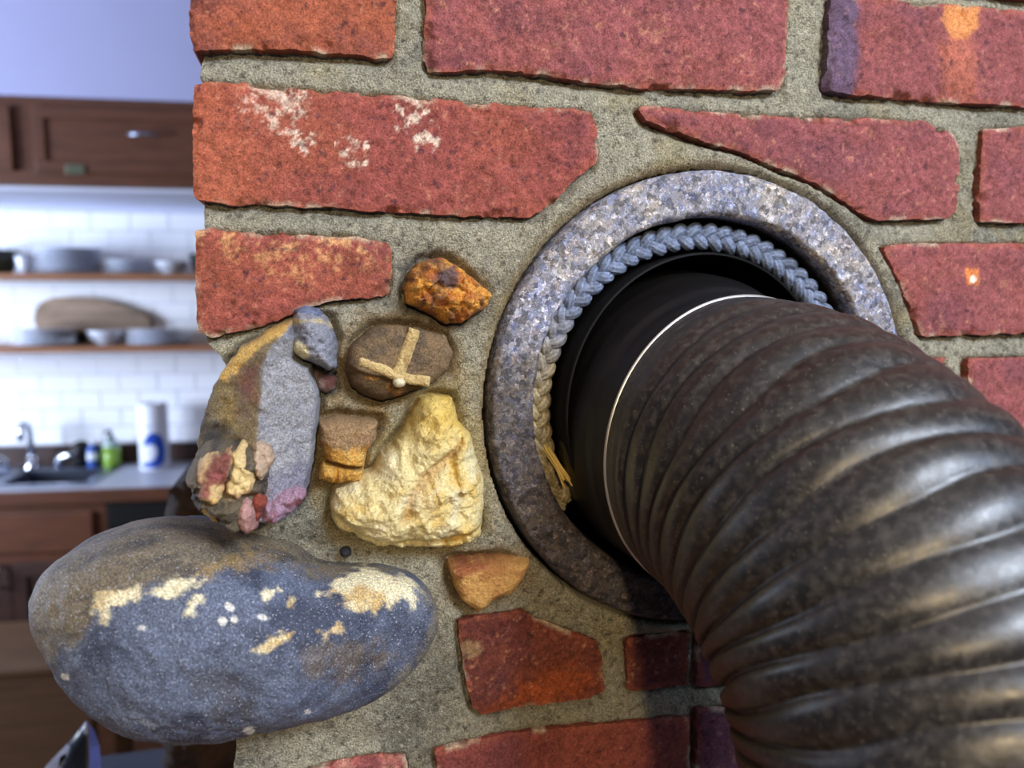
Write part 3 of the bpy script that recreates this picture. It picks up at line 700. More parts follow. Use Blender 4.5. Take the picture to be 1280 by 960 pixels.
def mort_c(X, Z, D, h):
    c = np.tile(srgb(180, 174, 152), (len(X), 1))
    c = mix(c, srgb(118, 116, 106), .7*sst(-.2, .9, fbm(X, 2, Z, .05, 4, 64)))
    c = mix(c, srgb(176, 162, 120), .6*sst(.0, .9, fbm(X, 5, Z, .03, 4, 65)))
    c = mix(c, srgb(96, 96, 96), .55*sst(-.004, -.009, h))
    f1, f2, cid = worley(X, Z, .0026, 3)
    c = c*(0.8+.4*cid)[:, None]
    c = mix(c, srgb(196, 186, 160), .5*(cid > .9)*sst(.5, .3, f1)); c = mix(c, srgb(66, 62, 58), .55*(cid < .10)*sst(.5, .3, f1))
    rg = np.hypot(X-RC[0], Z-RC[1])-RO; ang = np.arctan2(Z-RC[1], X-RC[0])
    c = mix(c, srgb(150, 120, 62), .6*sst(.010, .001, rg)*sst(.25, .75, np.cos(ang-2.5)+.2*fbm(X, 1, Z, .02, 3, 70)))
    for key, col_ in (('cross', (168, 128, 58)), ('tan', (170, 132, 66)), ('triangle', (150, 120, 70)), ('yellow', (170, 150, 90))):
        d = sdist_fast(np.c_[X, Z], STP[key]); c = mix(c, srgb(*col_), .42*sst(-.012, -.002, d+.004*fbm(X, 4, Z, .01, 3, 71)))
    return c
hole = lambda X, Z: np.hypot(X-RC[0], Z-RC[1]) < RO+0.0002+.0035*np.clip(np.cos(np.arctan2(Z-RC[1], X-RC[0])-radians(222))-.45, 0, 1)
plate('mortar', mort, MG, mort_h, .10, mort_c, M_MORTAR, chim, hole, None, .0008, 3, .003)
core = MB().box(.014, .95, .121, .62, 0.0, 2.89)
core.box(.014, .95, .0, .121, 0.0, 1.049); core.box(.008, .95, .0, .121, 1.991, 2.89)
oc = core.build('core', masonry('core_brick', .9), chim); oc.matrix_parent_inverse = Matrix.Translation((-.5, -.3, 0))
at = oc.data.color_attributes.new('Col', 'FLOAT_COLOR', 'POINT')
at.data.foreach_set('color', np.tile(np.r_[srgb(150, 144, 124), 1], len(oc.data.vertices)).astype(np.float32))
sb_pts = []
for k in range(-2, 15):
    y0 = .112+(0 if k % 2 else -.09)
    while y0 < .60:
        a, b = max(y0, .102), min(y0+.199, .615)
        if b-a > .03 and not 4 <= k <= 8:
            m_ = MB().box(.0015+.001*random.random(), .03, a, b, zr(k)-.055, zr(k), .0015); o = m_.build('brick', M_BRICK, chim); o.matrix_parent_inverse = Matrix.Translation((-.5, -.3, 0))
            ca = COLA[random.choice(['red', 'orange', 'pink'])]; at2_ = o.data.color_attributes.new('Col', 'FLOAT_COLOR', 'POINT'); at2_.data.foreach_set('color', np.tile(np.r_[ca, 1], len(o.data.vertices)).astype(np.float32))
        y0 += .21
# rough masonry at the back corner of the chimney, left of its face
rp = unp([(204, 622), (228, 604), (330, 600), (330, 1080), (198, 1080)], .36)
def rb_h(X, Z, D): return -.36+.008*fbm(X, 1, Z, .03, 4, 90)+.004*fbm(X, 1, Z, .008, 3, 91)-.012*np.exp(-D/.008)
plate('rear_masonry', rp, .003, rb_h, .50, lambda X, Z, D, h: mix(np.tile(srgb(60, 42, 34), (len(X), 1)), srgb(38, 30, 27), sst(-.3, .6, fbm(X, 3, Z, .02, 4, 92))), M_ROUGH, chim, None, 'rough brown masonry at the back corner', .003, 7)

# ---- stones
def dome(D, H, R, e=0.5): return H*(1-(1-np.clip(D/R, 0, 1))**2)**e
def stone(key, g, hf, cf, mat, label, name='stone', jit=.0008, parent=None, back=.03):
    global YM
    YM = STY[key]; o = plate(name, STP[key], g, hf, back, cf, mat, parent or chim, None, label, jit, sum(map(ord, key)) % 97); YM = 0.0; return o
def o_h(X, Z, D):
    f1, f2, c_ = worley(X+.3*Z, Z, .006, 2); g1, g2, c2 = worley(X, Z, .0028, 4)
    return dome(D, .013, .012)+.004*(c_-.5)*sst(0, .004, D)+.0035*(.6-f1)+.002*(c2-.5)+.0025*fbm(X, 1, Z, .008, 4, 3)
def o_c(X, Z, D, h):
    f1, f2, c_ = worley(X+.3*Z, Z, .004, 2); n = fbm(X, 1, Z, .010, 5, 7, .65)
    c = mix(np.tile(srgb(222, 152, 62), (len(X), 1)), srgb(236, 194, 108), sst(.1, .8, n)); c = mix(c, srgb(96, 66, 60), .85*sst(.0, -.7, n)); c = mix(c, srgb(176, 84, 40), .5*(c_ > .6))
    q = un(556, 350); return mix(c, srgb(84, 74, 84), .8*sst(.007, .002, np.hypot(X-q[0], Z-q[2])+.003*n))
stone('orange', .0005, o_h, o_c, M_ROUGH, 'rusty orange rough lump right of the lowest left brick')
crossA = [(519, 412), (508, 440), (497, 472)]; crossB = [(448, 451), (470, 459), (496, 470), (515, 474), (538, 478)]
def c_h(X, Z, D):
    low = pmask(X, Z, [(430, 458), (495, 476), (545, 484), (520, 500), (480, 510), (440, 500)], 0, .0012, .001)
    return dome(D, .010, .007)-.0028*low+.0014*fbm(X, 2, Z, .012, 4, 6)+.0006*fbm(X, 2, Z, .003, 3, 8)
def c_c(X, Z, D, h):
    n = fbm(X, 4, Z, .010, 5, 9, .65); low = pmask(X, Z, [(430, 458), (495, 474), (545, 482), (520, 500), (480, 510), (440, 500)], 0, .0015, .001)
    c = mix(np.tile(srgb(132, 108, 78), (len(X), 1)), srgb(100, 84, 66), sst(-.3, .7, n)); c = mix(c, mix(np.tile(srgb(84, 62, 34), (len(X), 1)), srgb(150, 98, 30), sst(.1, .7, n)), low)
    return c
cs = stone('cross', .0005, c_h, c_c, M_ROUGH, 'brown flat stone bearing a pale crystal cross')
def bar(line, wpx, name):
    P = unp(line, -.010); L = []; Rr = []
    for i, p in enumerate(P):
        t = P[min(i+1, len(P)-1)]-P[max(i-1, 0)]; n = np.array([-t[1], t[0]])/np.hypot(*t); ww = wpx*.00040/2
        L.append(p+n*ww); Rr.append(p-n*ww)
    poly = np.array(L+Rr[::-1])
    hb = lambda X, Z, D: .0100+dome(D, .0016, .002)+.0006*fbm(X, 1, Z, .006, 3, 4)
    o = plate(name, poly, .0005, hb, .002, lambda X, Z, D, h: mix(np.tile(srgb(204, 178, 122), (len(X), 1)), srgb(170, 138, 88), sst(-.1, .8, fbm(X, 2, Z, .006, 4, 3))), M_CREAM, chim, None, None, .0008, 5)
    o.parent = cs; o.matrix_parent_inverse = Matrix.Translation((0, 0, 0)); o.matrix_parent_inverse = Matrix.Identity(4); return o
def subpart(o, par):
    o.parent = par; o.matrix_parent_inverse = Matrix.Identity(4); return o
bar(crossA, 15, 'crystal_bar'); bar(crossB, 13, 'crystal_bar')
def tan_h(X, Z, D):
    cr = line_dist(X, Z, [(408, 580), (430, 584), (452, 587)])
    cv = line_dist(X, Z, [(421, 586), (420, 606)])
    return dome(D, .010, .006)+.0016*fbm(X, 3, Z, .010, 4, 12)+.0007*fbm(X, 3, Z, .003, 3, 13)-.006*np.exp(-(cr/.0011)**2)-.003*np.exp(-(cv/.001)**2)
def tan_c(X, Z, D, h):
    n = fbm(X, 3, Z, .009, 5, 15, .65); zc = un(430, 556)[2]
    c = mix(np.tile(srgb(206, 152, 66), (len(X), 1)), srgb(226, 186, 106), sst(0, .8, n)); c = mix(c, srgb(150, 100, 44), sst(0, -.7, n))
    top = sst(-.002, .002, Z-zc+.004*n+.1*(X-un(430, 556)[0])); c = mix(c, srgb(150, 122, 92), top*.9)
    cr = line_dist(X, Z, [(408, 580), (430, 584), (452, 587)]); return mix(c, srgb(60, 40, 24), .8*sst(.0014, .0004, cr))
stone('tan', .0005, tan_h, tan_c, M_ROUGH, 'small cracked ochre stone with a grey brown top')
def y_h(X, Z, D):
    f1, f2, c_ = worley(X, Z, .020, 9); n = fbm(X, 5, Z, .022, 5, 17, .55); rd = 1-np.abs(fbm(X, 6, Z, .018, 4, 19))
    crease = np.exp(-(line_dist(X, Z, [(575, 555), (545, 580), (512, 615), (505, 640)])/.0028)**2)+np.exp(-(line_dist(X, Z, [(425, 650), (450, 672), (490, 680), (560, 676), (600, 660)])/.002)**2)*.9
    sh = sst(.0, .035, -(X-un(600, 620)[0])*.9+.0*Z)
    return dome(D, .024, .022, .6)+.005*n+.007*(c_-.5)*sst(.0, .008, D)+.004*rd-.0045*crease+.0012*fbm(X, 5, Z, .004, 3, 18)
def y_c(X, Z, D, h):
    n = fbm(X, 8, Z, .020, 5, 20, .6); zc = un(520, 560)[2]
    c = mix(np.tile(srgb(224, 206, 150), (len(X), 1)), srgb(216, 172, 66), sst(-.2, .5, n)*.7); c = mix(c, srgb(218, 178, 64), .65*sst(-.012, .022, Z-zc+.01*n))
    c = mix(c, srgb(236, 226, 190), .6*sst(.1, .7, fbm(X, 2, Z, .016, 4, 23))); d2 = line_dist(X, Z, [(575, 555), (545, 580), (512, 615), (505, 640)])
    c = mix(c, srgb(168, 112, 44), .5*sst(.004, .0, d2+.003*n)); return mix(c, srgb(120, 96, 60), .6*sst(.3, .8, fbm(X, 1, Z, .006, 4, 31))*sst(.012, .0, D))
stone('yellow', .0006, y_h, y_c, M_CREAM, 'big craggy cream yellow rock beside the round pipe hole')
ridge_px = [(366, 398), (335, 440), (330, 470), (322, 545), (318, 600), (320, 650)]
rx = unp(ridge_px, -.024)
def slab_h(X, Z, D):
    o = np.argsort(rx[:, 1]); xr_ = np.interp(Z, rx[o, 1], rx[o, 0]); s = X-xr_
    h = .030-np.where(s < 0, -s*.85, s*.42)+.0022*fbm(X, 3, Z, .018, 4, 33)+.0009*fbm(X, 3, Z, .004, 3, 34)
    return np.minimum(h, dome(D, .034, .010, .6)+.002*fbm(X, 3, Z, .01, 3, 35)+np.where(s < 0, .002, 0))
def slab_c(X, Z, D, h):
    o = np.argsort(rx[:, 1]); s = X-np.interp(Z, rx[o, 1], rx[o, 0])+.0015*fbm(X, 2, Z, .01, 3, 2); n = fbm(X, 2, Z, .015, 5, 36, .65)
    br = mix(np.tile(srgb(126, 110, 80), (len(X), 1)), srgb(84, 74, 60), sst(-.1, .7, n)); br = mix(br, srgb(150, 126, 74), .6*sst(.3, .9, -n)); br = mix(br, srgb(110, 62, 54), .8*pmask(X, Z, [(300, 455), (330, 448), (328, 500), (305, 505)], 0, .006, .006))
    br = mix(br, srgb(208, 168, 90), .95*pmask(X, Z, [(268, 470), (300, 434), (330, 412), (372, 396), (372, 408), (335, 430), (305, 455), (285, 478)], 0, .0015, .0025))
    br = mix(br, srgb(44, 42, 44), .8*pmask(X, Z, [(245, 535), (285, 530), (292, 552), (250, 570)], 0, .004, .006))
    gr = mix(np.tile(srgb(146, 146, 150), (len(X), 1)), srgb(112, 114, 126), sst(-.3, .5, n)); gr = mix(gr, srgb(150, 138, 164), .5*sst(.0, .03, un(350, 560)[2]-Z))
    return mix(br, gr, sst(-.0015, .0015, s))
slab = stone('slab', .0006, slab_h, slab_c, M_GRAY, 'tall stone with brown left face and pale grey right face')
def gen_h(H, R, amp=.0015, s=1, base=0, e=.5): return lambda X, Z, D: base+dome(D, H, R, e)+amp*fbm(X, s, Z, .008, 4, s)+amp*.5*fbm(X, s, Z, .0028, 3, s+4)
def gen_c(a, b, sc=.008, s=1, lo=-.3, hi=.6):
    return lambda X, Z, D, h: mix(np.tile(srgb(*a), (len(X), 1)), srgb(*b), sst(lo, hi, fbm(X, s, Z, sc, 5, s, .65)))
def up_c(X, Z, D, h):
    c = gen_c((138, 140, 150), (92, 94, 110), .009, 5)(X, Z, D, h)
    c = mix(c, srgb(196, 178, 130), .8*pmask(X, Z, [(362, 398), (395, 396), (415, 402), (418, 410), (380, 404), (364, 408)], 0, .001, .002))
    return mix(c, srgb(228, 218, 176), .95*pmask(X, Z, [(362, 436), (372, 426), (384, 430), (386, 444), (378, 451), (364, 448)], 0, .001, .0012))
stone('upper', .0006, gen_h(.028, .010, .003, 4), up_c, M_GRAY, 'mottled blue grey stone with a cream spot above the slab')
stone('redwedge', .0006, gen_h(.008, .004, .001, 6), gen_c((96, 56, 50), (138, 120, 110), .01, 3), M_ROUGH, 'small dark red wedge under the blue grey stone')
stone('bluechip', .0006, gen_h(.017, .005, .001, 7), gen_c((110, 122, 150), (80, 88, 110), .01, 4), M_GRAY, 'small blue chip under the lowest left brick')
def lump_h(X, Z, D):
    f1, f2, c_ = worley(X, Z, .009, 7)
    return .020+dome(D, .024, .012, .6)+.006*fbm(X, 6, Z, .016, 4, 41)+.007*(c_-.5)+.003*(.5-f1)+.0026*fbm(X, 6, Z, .004, 3, 42)
def lump_c(X, Z, D, h):
    n = fbm(X, 6, Z, .010, 5, 43, .65); c = mix(np.tile(srgb(108, 96, 76), (len(X), 1)), srgb(60, 54, 50), sst(-.1, .6, n)); return mix(c, srgb(140, 122, 88), .7*sst(.2, .8, -n))
lump = stone('lump', .0006, lump_h, lump_c, M_ROUGH, 'dark conglomerate lump with cream and maroon inclusions')
def incl(px, H, cf, label, s, y=-.040, base=None):
    poly = unp(px, -.040)
    def h(X, Z, D):
        dl = np.maximum(sdist(X, Z, STP['lump']), .001)
        return .020+dome(dl, .024, .012, .6)+.006*fbm(X, 6, Z, .016, 4, 41)+.0008+dome(D, H, .0035, .5)+.0016*fbm(X, s, Z, .007, 4, s)+.0006*fbm(X, s, Z, .002, 3, s)
    o = plate('pebble', poly, .0005, h, -.012, cf, M_CREAM, chim, None, label, .0012, s); return subpart(o, lump)
def maroon(X, Z, D, h):
    c = mix(np.tile(srgb(196, 156, 112), (len(X), 1)), srgb(214, 186, 130), sst(-.2, .5, fbm(X, 1, Z, .008, 4, 3)))
    c = mix(c, srgb(112, 50, 54), .9*pmask(X, Z, [(258, 572), (286, 560), (292, 576), (286, 596), (270, 604), (262, 620), (250, 618), (258, 596)], -.042, .0015, .003))
    return mix(c, srgb(150, 82, 78), .7*sst(.1, .6, fbm(X, 4, Z, .006, 4, 13)))
incl([(244, 582), (254, 570), (270, 562), (288, 560), (293, 574), (288, 592), (282, 606), (276, 620), (262, 626), (250, 622), (252, 606), (246, 598)], .003, maroon, 'maroon and cream inclusion', 51)
incl([(290, 566), (297, 556), (306, 560), (312, 578), (318, 600), (310, 616), (298, 622), (286, 616), (284, 600), (290, 584)], .0045, gen_c((224, 196, 136), (198, 146, 112), .009, 4, -.1, .6), 'large cream inclusion', 52)
incl([(311, 560), (322, 553), (336, 562), (342, 580), (334, 596), (326, 604), (319, 596), (315, 576)], .004, gen_c((186, 160, 136), (206, 184, 158), .008, 6), 'pinkish buff inclusion', 55)
incl([(250, 640), (258, 634), (268, 648), (273, 660), (262, 658)], .002, gen_c((190, 164, 106), (150, 120, 80), .008, 8), 'buff inclusion', 56, -.020)
incl([(262, 618), (271, 612), (280, 616), (276, 625), (266, 627)], .003, gen_c((220, 186, 116), (196, 150, 96), .008, 9), 'small cream inclusion', 54)
stone('lilac', .0006, gen_h(.010, .006, .003, 8, .022), gen_c((158, 128, 148), (132, 66, 66), .009, 6, .0, .7), M_GRAY, 'lilac pink stone at the foot of the grey slab')
stone('pinkpeb', .0006, gen_h(.008, .006, .0015, 9, .038), gen_c((186, 142, 136), (150, 110, 104), .008, 7), M_CREAM, 'pale pink pebble under the conglomerate lump')
stone('shard', .0006, gen_h(.006, .004, .002, 10, .034), gen_c((150, 70, 54), (100, 48, 44), .008, 8), M_ROUGH, 'thin brick red shard beside the pink pebble')
def tri_h(X, Z, D): return dome(D, .009, .006, .5)+.0014*fbm(X, 5, Z, .012, 4, 44)+.0006*fbm(X, 5, Z, .003, 3, 45)
def tri_c(X, Z, D, h):
    c = gen_c((206, 158, 92), (176, 122, 70), .01, 9)(X, Z, D, h); return mix(c, srgb(140, 66, 44), .8*pmask(X, Z, [(564, 712), (575, 706), (620, 702), (600, 712), (575, 720)], 0, .0015, .002))
stone('triangle', .0005, tri_h, tri_c, M_CREAM, 'small tan wedge of stone under the ring')
def blob(name, cx, cz, y, r, h, col, label, par=None, mat=None):
    n = 28; poly = np.array([(cx+r*cos(2*pi*k/n), cz+r*.85*sin(2*pi*k/n)) for k in range(n)])
    o = plate(name, poly, .0005, lambda X, Z, D: -y+dome(D, h, r*.9, .5), y+.02, lambda X, Z, D, hh: np.tile(srgb(*col), (len(X), 1)), mat or M_CREAM, chim, None, label, .0002, 3)
    return subpart(o, par) if par else o
q = un(432, 690); blob('pebble', q[0], q[2], -.001, .0030, .003, (44, 42, 48), 'tiny dark pebble in the mortar')
q = un(499, 478, -.01); blob('pebble', q[0], q[2], -.010, .0032, .0035, (226, 216, 186), 'small white pebble', cs)

# ---- boulder
bo = [(37, 772), (40, 745), (48, 715), (66, 695), (100, 677), (140, 662), (190, 646), (235, 640), (280, 647), (330, 661), (400, 684), (460, 698), (510, 714), (540, 740), (550, 775), (543, 810), (520, 842), (485, 872), (440, 895), (400, 905), (340, 918), (290, 930), (245, 936), (190, 930), (140, 910), (95, 878), (62, 845), (45, 812)]
BYC = -0.012
tgt = resample(smooth_poly(bo, 2), 3.0); pcx, pcy = 300.0, 790.0
bcx, bcz = unp([(pcx, pcy)], BYC)[0]
def topx(X, Y, Z):
    q = np.stack([X-CC[0], Y-CC[1], Z-CC[2]], -1); d_ = q@CF; return 640+FPX*(q@CR)/d_, 480-FPX*(q@CU)/d_
ta = np.arctan2(-(tgt[:, 1]-pcy), tgt[:, 0]-pcx); tr_ = np.hypot(tgt[:, 0]-pcx, tgt[:, 1]-pcy); oo = np.argsort(ta)
NT, NP = 460, 230
TH = np.linspace(-pi, pi, NT, endpoint=False)
PH = (np.arange(NP)+.5)/NP*pi
T2, P2 = np.meshgrid(TH, PH); s2 = np.sin(P2)**.72; c2 = np.sign(np.cos(P2))*np.abs(np.cos(P2))**.95
TR = np.interp(TH, ta[oo], tr_[oo], period=2*pi); rT = TR*.00042
for it in range(8):      # size the section so that its outline has the stone's outline
    X = bcx+rT[None]*s2*np.cos(T2); Z = bcz+rT[None]*s2*np.sin(T2)
    tap = 1-.62*sst(0, .085, X-bcx-.005)-.25*sst(.03, .10, bcx-X)
    Y = BYC-(np.where(c2 > 0, .050*tap, .075))*c2
    if it == 7: break
    qx, qy = topx(X, Y, Z); a_q = np.arctan2(-(qy-pcy), qx-pcx); r_q = np.hypot(qx-pcx, qy-pcy)
    bi = ((a_q+pi)/(2*pi)*120).astype(int) % 120; mx = np.zeros(120); np.maximum.at(mx, bi.ravel(), r_q.ravel())
    rat = np.interp(TH, ta[oo], tr_[oo], period=2*pi)/np.interp(TH, -pi+(np.arange(120)+.5)/120*2*pi, mx, period=2*pi)
    kk = np.exp(-.5*(np.arange(-60, 61)/6.0)**2); kk /= kk.sum(); rat = np.convolve(np.r_[rat[-60:], rat, rat[:60]], kk, 'valid')
    rT = rT*rat**.55
    k2 = np.exp(-.5*(np.arange(-60, 61)/5.0)**2); k2 /= k2.sum(); rT = np.convolve(np.r_[rT[-60:], rT, rT[:60]], k2, 'valid')
nn = fbm(X, Y, Z, .05, 3, 71)*.0030+fbm(X, Y, Z, .012, 3, 72)*.0010+fbm(X, Y, Z, .004, 3, 73)*.0004
Y = Y-nn*np.clip(c2, -1, 1)
Z = Z+nn*.6*np.sin(T2)*s2; X = X+nn*.6*np.cos(T2)*s2
bpx, bqy = topx(X, Y, Z)
sc_ = np.exp(-((bpx-300+.35*(bqy-870))/38)**2-((bqy-865)/42)**2); Y = Y+.0035*sc_*(c2 > 0)
bpx, bqy = bpx.ravel(), bqy.ravel(); front = (c2.ravel() > -.35)
Xf, Yf, Zf = X.ravel(), Y.ravel(), Z.ravel()
yb = -.045
n = fbm(Xf, Yf, Zf, .018, 5, 75, .65)
cb = mix(np.tile(srgb(84, 92, 112), (len(Xf), 1)), srgb(54, 60, 78), sst(-.3, .6, n))
def bm_(poly, soft=.0015, rough=.003):
    d = sdist(bpx, bqy, np.array(poly, float))*.00038+rough*fbm(Xf, Yf, Zf, .006, 5, 81, .65); return sst(-soft, soft, d)*front
brown = bm_([(20, 600), (240, 600), (560, 680), (560, 700), (480, 720), (420, 728), (330, 700), (255, 722), (180, 742), (120, 760), (95, 800), (30, 860)], .005, .006)
cb = mix(cb, mix(np.tile(srgb(108, 96, 76), (len(Xf), 1)), srgb(66, 60, 52), sst(-.2, .7, fbm(Xf*.5, Yf, Zf*1.3-Xf*.35, .010, 5, 77, .7))), brown*.95)
cb = mix(cb, srgb(150, 122, 72), .6*bm_([(250, 705), (330, 680), (350, 690), (300, 712), (240, 722)], .004, .005))
for pl in ([(118, 765), (124, 742), (160, 740), (200, 730), (250, 718), (256, 724), (210, 744), (160, 752), (138, 756), (130, 778)], [(400, 740), (430, 722), (455, 706), (478, 718), (515, 720), (524, 735), (515, 755), (490, 750), (470, 768), (440, 760), (428, 748)], [(314, 816), (332, 803), (350, 793), (370, 787), (362, 797), (340, 809), (322, 819)], [(232, 764), (246, 748), (250, 750), (240, 768)], [(398, 790), (420, 782), (424, 788), (405, 797)], [(330, 742), (348, 733), (350, 737), (332, 746)], [(355, 752), (370, 742), (372, 748), (360, 758)]):
    cb = mix(cb, mix(np.tile(srgb(222, 210, 172), (len(Xf), 1)), srgb(190, 158, 100), sst(-.1, .7, n)), .9*bm_(pl, .0016, .0042))
for (a, b, r) in ((288, 758, .0022), (277, 776, .0026), (294, 776, .0024), (176, 786, .0018), (330, 772, .0024), (312, 914, .0026), (384, 889, .002), (82, 846, .002)):
    cb = mix(cb, srgb(206, 204, 196), .9*front*sst(r, r*.6, .00036*np.hypot(bpx-a, (bqy-b)*1.3)+.0016*fbm(Xf, Yf, Zf, .004, 3, 82)))
cb = mix(cb, srgb(170, 184, 196), .6*bm_([(130, 890), (180, 885), (210, 900), (160, 912)], .002, .006)*sst(-.2, .5, n))
cb = mix(cb, srgb(104, 88, 66), .6*bm_([(375, 815), (450, 800), (490, 820), (430, 850), (380, 845)], .006, .008))
cb = mix(cb, srgb(58, 52, 42), .55*bm_([(240, 840), (300, 850), (315, 900), (270, 905)], .006, .008))
cb = mix(cb, srgb(120, 110, 88), .8*bm_([(528, 730), (560, 730), (560, 850), (470, 890), (500, 850), (530, 810), (540, 770)], .004, .004))
i = np.arange(NP*NT).reshape(NP, NT); a = i[:-1]; b = np.roll(i, -1, 1)[:-1]; c_ = np.roll(i, -1, 1)[1:]; d = i[1:]
F = np.stack([a, b, c_, d], -1).reshape(-1, 4)
V = np.c_[Xf, Yf, Zf]; V = np.r_[V, [V[:NT].mean(0)], [V[-NT:].mean(0)]]; cb = np.r_[cb, [cb[0]], [cb[-1]]]
k = np.arange(NT); F3 = np.r_[np.stack([np.roll(i[0], -1), i[0], np.full(NT, NP*NT)], 1), np.stack([i[-1], np.roll(i[-1], -1), np.full(NT, NP*NT+1)], 1)]
me = mesh_np('boulder', V, F, F3, cb); add('boulder', me, M_BOULDER, chim, True, 'large rounded blue grey boulder jutting from the chimney edge')

# ---- thimble ring
NR = 360; prof = [(RO, .115), (RO, .03), (RO, .004), (RO-.0008, .0005), (RO-.0025, -.0022)]
for t in np.linspace(0, 1, 26)[1:-1]: prof.append((RO-.0025-(RO-RI-.0045)*t, -.0030))
prof += [(RI+.0020, -.0024), (RI+.0006, -.0006), (RI, .002), (RI, .012), (RI, .03), (RI, .06), (RI, .115)]
prof = np.array(prof); A_ = np.linspace(0, 2*pi, NR, endpoint=False)
Rr, Aa = np.meshgrid(prof[:, 0], A_, indexing='ij'); Yy = np.repeat(prof[:, 1][:, None], NR, 1)
X = RC[0]+Rr*np.cos(Aa); Z = RC[1]+Rr*np.sin(Aa)
fr_ = np.clip(1-np.abs(Yy)/.02, 0, 1)
Yy = Yy-fr_*(.0006*fbm(X, 1, Z, .02, 3, 101)+.00035*fbm(X, 1, Z, .005, 3, 102)); rj = fr_*.0008*fbm(X, Yy, Z, .012, 4, 103); X = X+rj*np.cos(Aa); Z = Z+rj*np.sin(Aa)
Xf, Yf, Zf = X.ravel(), Yy.ravel(), Z.ravel()
f1, f2, cid = worley(Xf, Zf, .0042, 12)
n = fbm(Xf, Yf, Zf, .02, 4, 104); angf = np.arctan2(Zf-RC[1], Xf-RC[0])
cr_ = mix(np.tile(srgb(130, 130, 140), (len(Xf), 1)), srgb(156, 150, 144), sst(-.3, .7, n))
soot_shade = sst(.15, .80, np.cos(angf-radians(228))+.18*n); cr_ = mix(cr_, srgb(58, 48, 42), .85*soot_shade); cr_ = mix(cr_, srgb(18, 16, 15), .92*sst(.001, .010, Yf))  # soot stain plus painted shade at lower left; bore shade painted in too
i = np.arange(len(prof)*NR).reshape(len(prof), NR); a = i[:-1]; b = i[1:]; F = np.stack([a, b, np.roll(b, -1, 1), np.roll(a, -1, 1)], -1).reshape(-1, 4)[:, ::-1]
M_RING, t, bs = nt('aggregate'); L = t.links.new
at_ = N(t, 'ShaderNodeAttribute', _attribute_name='Col'); tc = N(t, 'ShaderNodeTexCoord')
dn = N(t, 'ShaderNodeTexNoise', Scale=500, Detail=3); L(tc.outputs['Object'], dn.inputs['Vector']); vs_ = N(t, 'ShaderNodeVectorMath', _operation='SCALE'); vs_.inputs['Scale'].default_value = .0045; L(dn.outputs['Color'], vs_.inputs[0]); va_ = N(t, 'ShaderNodeVectorMath', _operation='ADD'); L(tc.outputs['Object'], va_.inputs[0]); L(vs_.outputs[0], va_.inputs[1])
v1 = N(t, 'ShaderNodeTexVoronoi', Scale=340); L(va_.outputs[0], v1.inputs['Vector'])
v2 = N(t, 'ShaderNodeTexVoronoi', Scale=900); L(va_.outputs[0], v2.inputs['Vector'])
sp1 = N(t, 'ShaderNodeSeparateColor'); L(v1.outputs['Color'], sp1.inputs[0]); sp2 = N(t, 'ShaderNodeSeparateColor'); L(v2.outputs['Color'], sp2.inputs[0])
ra = ramp(t, sp1.outputs[0], [(0.0, .45), (.25, .55), (.3, 1.0), (.85, 1.05), (.92, 1.7)]); rb_ = ramp(t, sp2.outputs[1], [(0.0, .55), (.5, 1.0), (.85, 1.2), (.95, 2.0)])
cc = mul(t, mul(t, at_.outputs['Color'], ra.outputs[0]), rb_.outputs[0])
tint = ramp(t, sp1.outputs[2], [(.0, (.72, .80, 1.1)), (.5, (1, 1, 1)), (1.0, (1.12, 1.0, .9))]); cc = mul(t, cc, tint.outputs[0])
nz = N(t, 'ShaderNodeTexNoise', Scale=900, Detail=4); L(tc.outputs['Object'], nz.inputs['Vector']); bpn = N(t, 'ShaderNodeBump', Strength=.6, Distance=.0009); L(nz.outputs[0], bpn.inputs['Height'])
L(cc, bs.inputs['Base Color']); L(bpn.outputs[0], bs.inputs['Normal']); bs.inputs['Roughness'].default_value = .7; bs.inputs['Specular IOR Level'].default_value = .35
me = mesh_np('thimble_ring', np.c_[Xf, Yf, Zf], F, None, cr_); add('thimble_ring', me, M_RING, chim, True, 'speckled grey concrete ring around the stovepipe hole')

# ================================================================== GASKET ROPE
M_ROPE, t, bs = nt('fibre_rope'); L = t.links.new
tc = N(t, 'ShaderNodeTexCoord'); at_ = N(t, 'ShaderNodeAttribute', _attribute_name='Col')
nz = N(t, 'ShaderNodeTexNoise', Scale=700, Detail=5, Roughness=.7); L(tc.outputs['Object'], nz.inputs['Vector']); r1 = ramp(t, nz.outputs[0], [(.3, .45), (.7, 1.6)])
L(mul(t, at_.outputs['Color'], r1.outputs[0]), bs.inputs['Base Color']); bs.inputs['Roughness'].default_value = .5
bpn = N(t, 'ShaderNodeBump', Strength=.8, Distance=.001); L(nz.outputs[0], bpn.inputs['Height']); L(bpn.outputs[0], bs.inputs['Normal'])
gc = np.array([.2630, 1.5400]); GR = .0950; gy = .0125
rope = thing('gasket_rope', 'braided grey fibre rope packed inside the concrete ring', 'rope', (gc[0], gy, gc[1]-GR))
a0, a1 = radians(-40), radians(214)
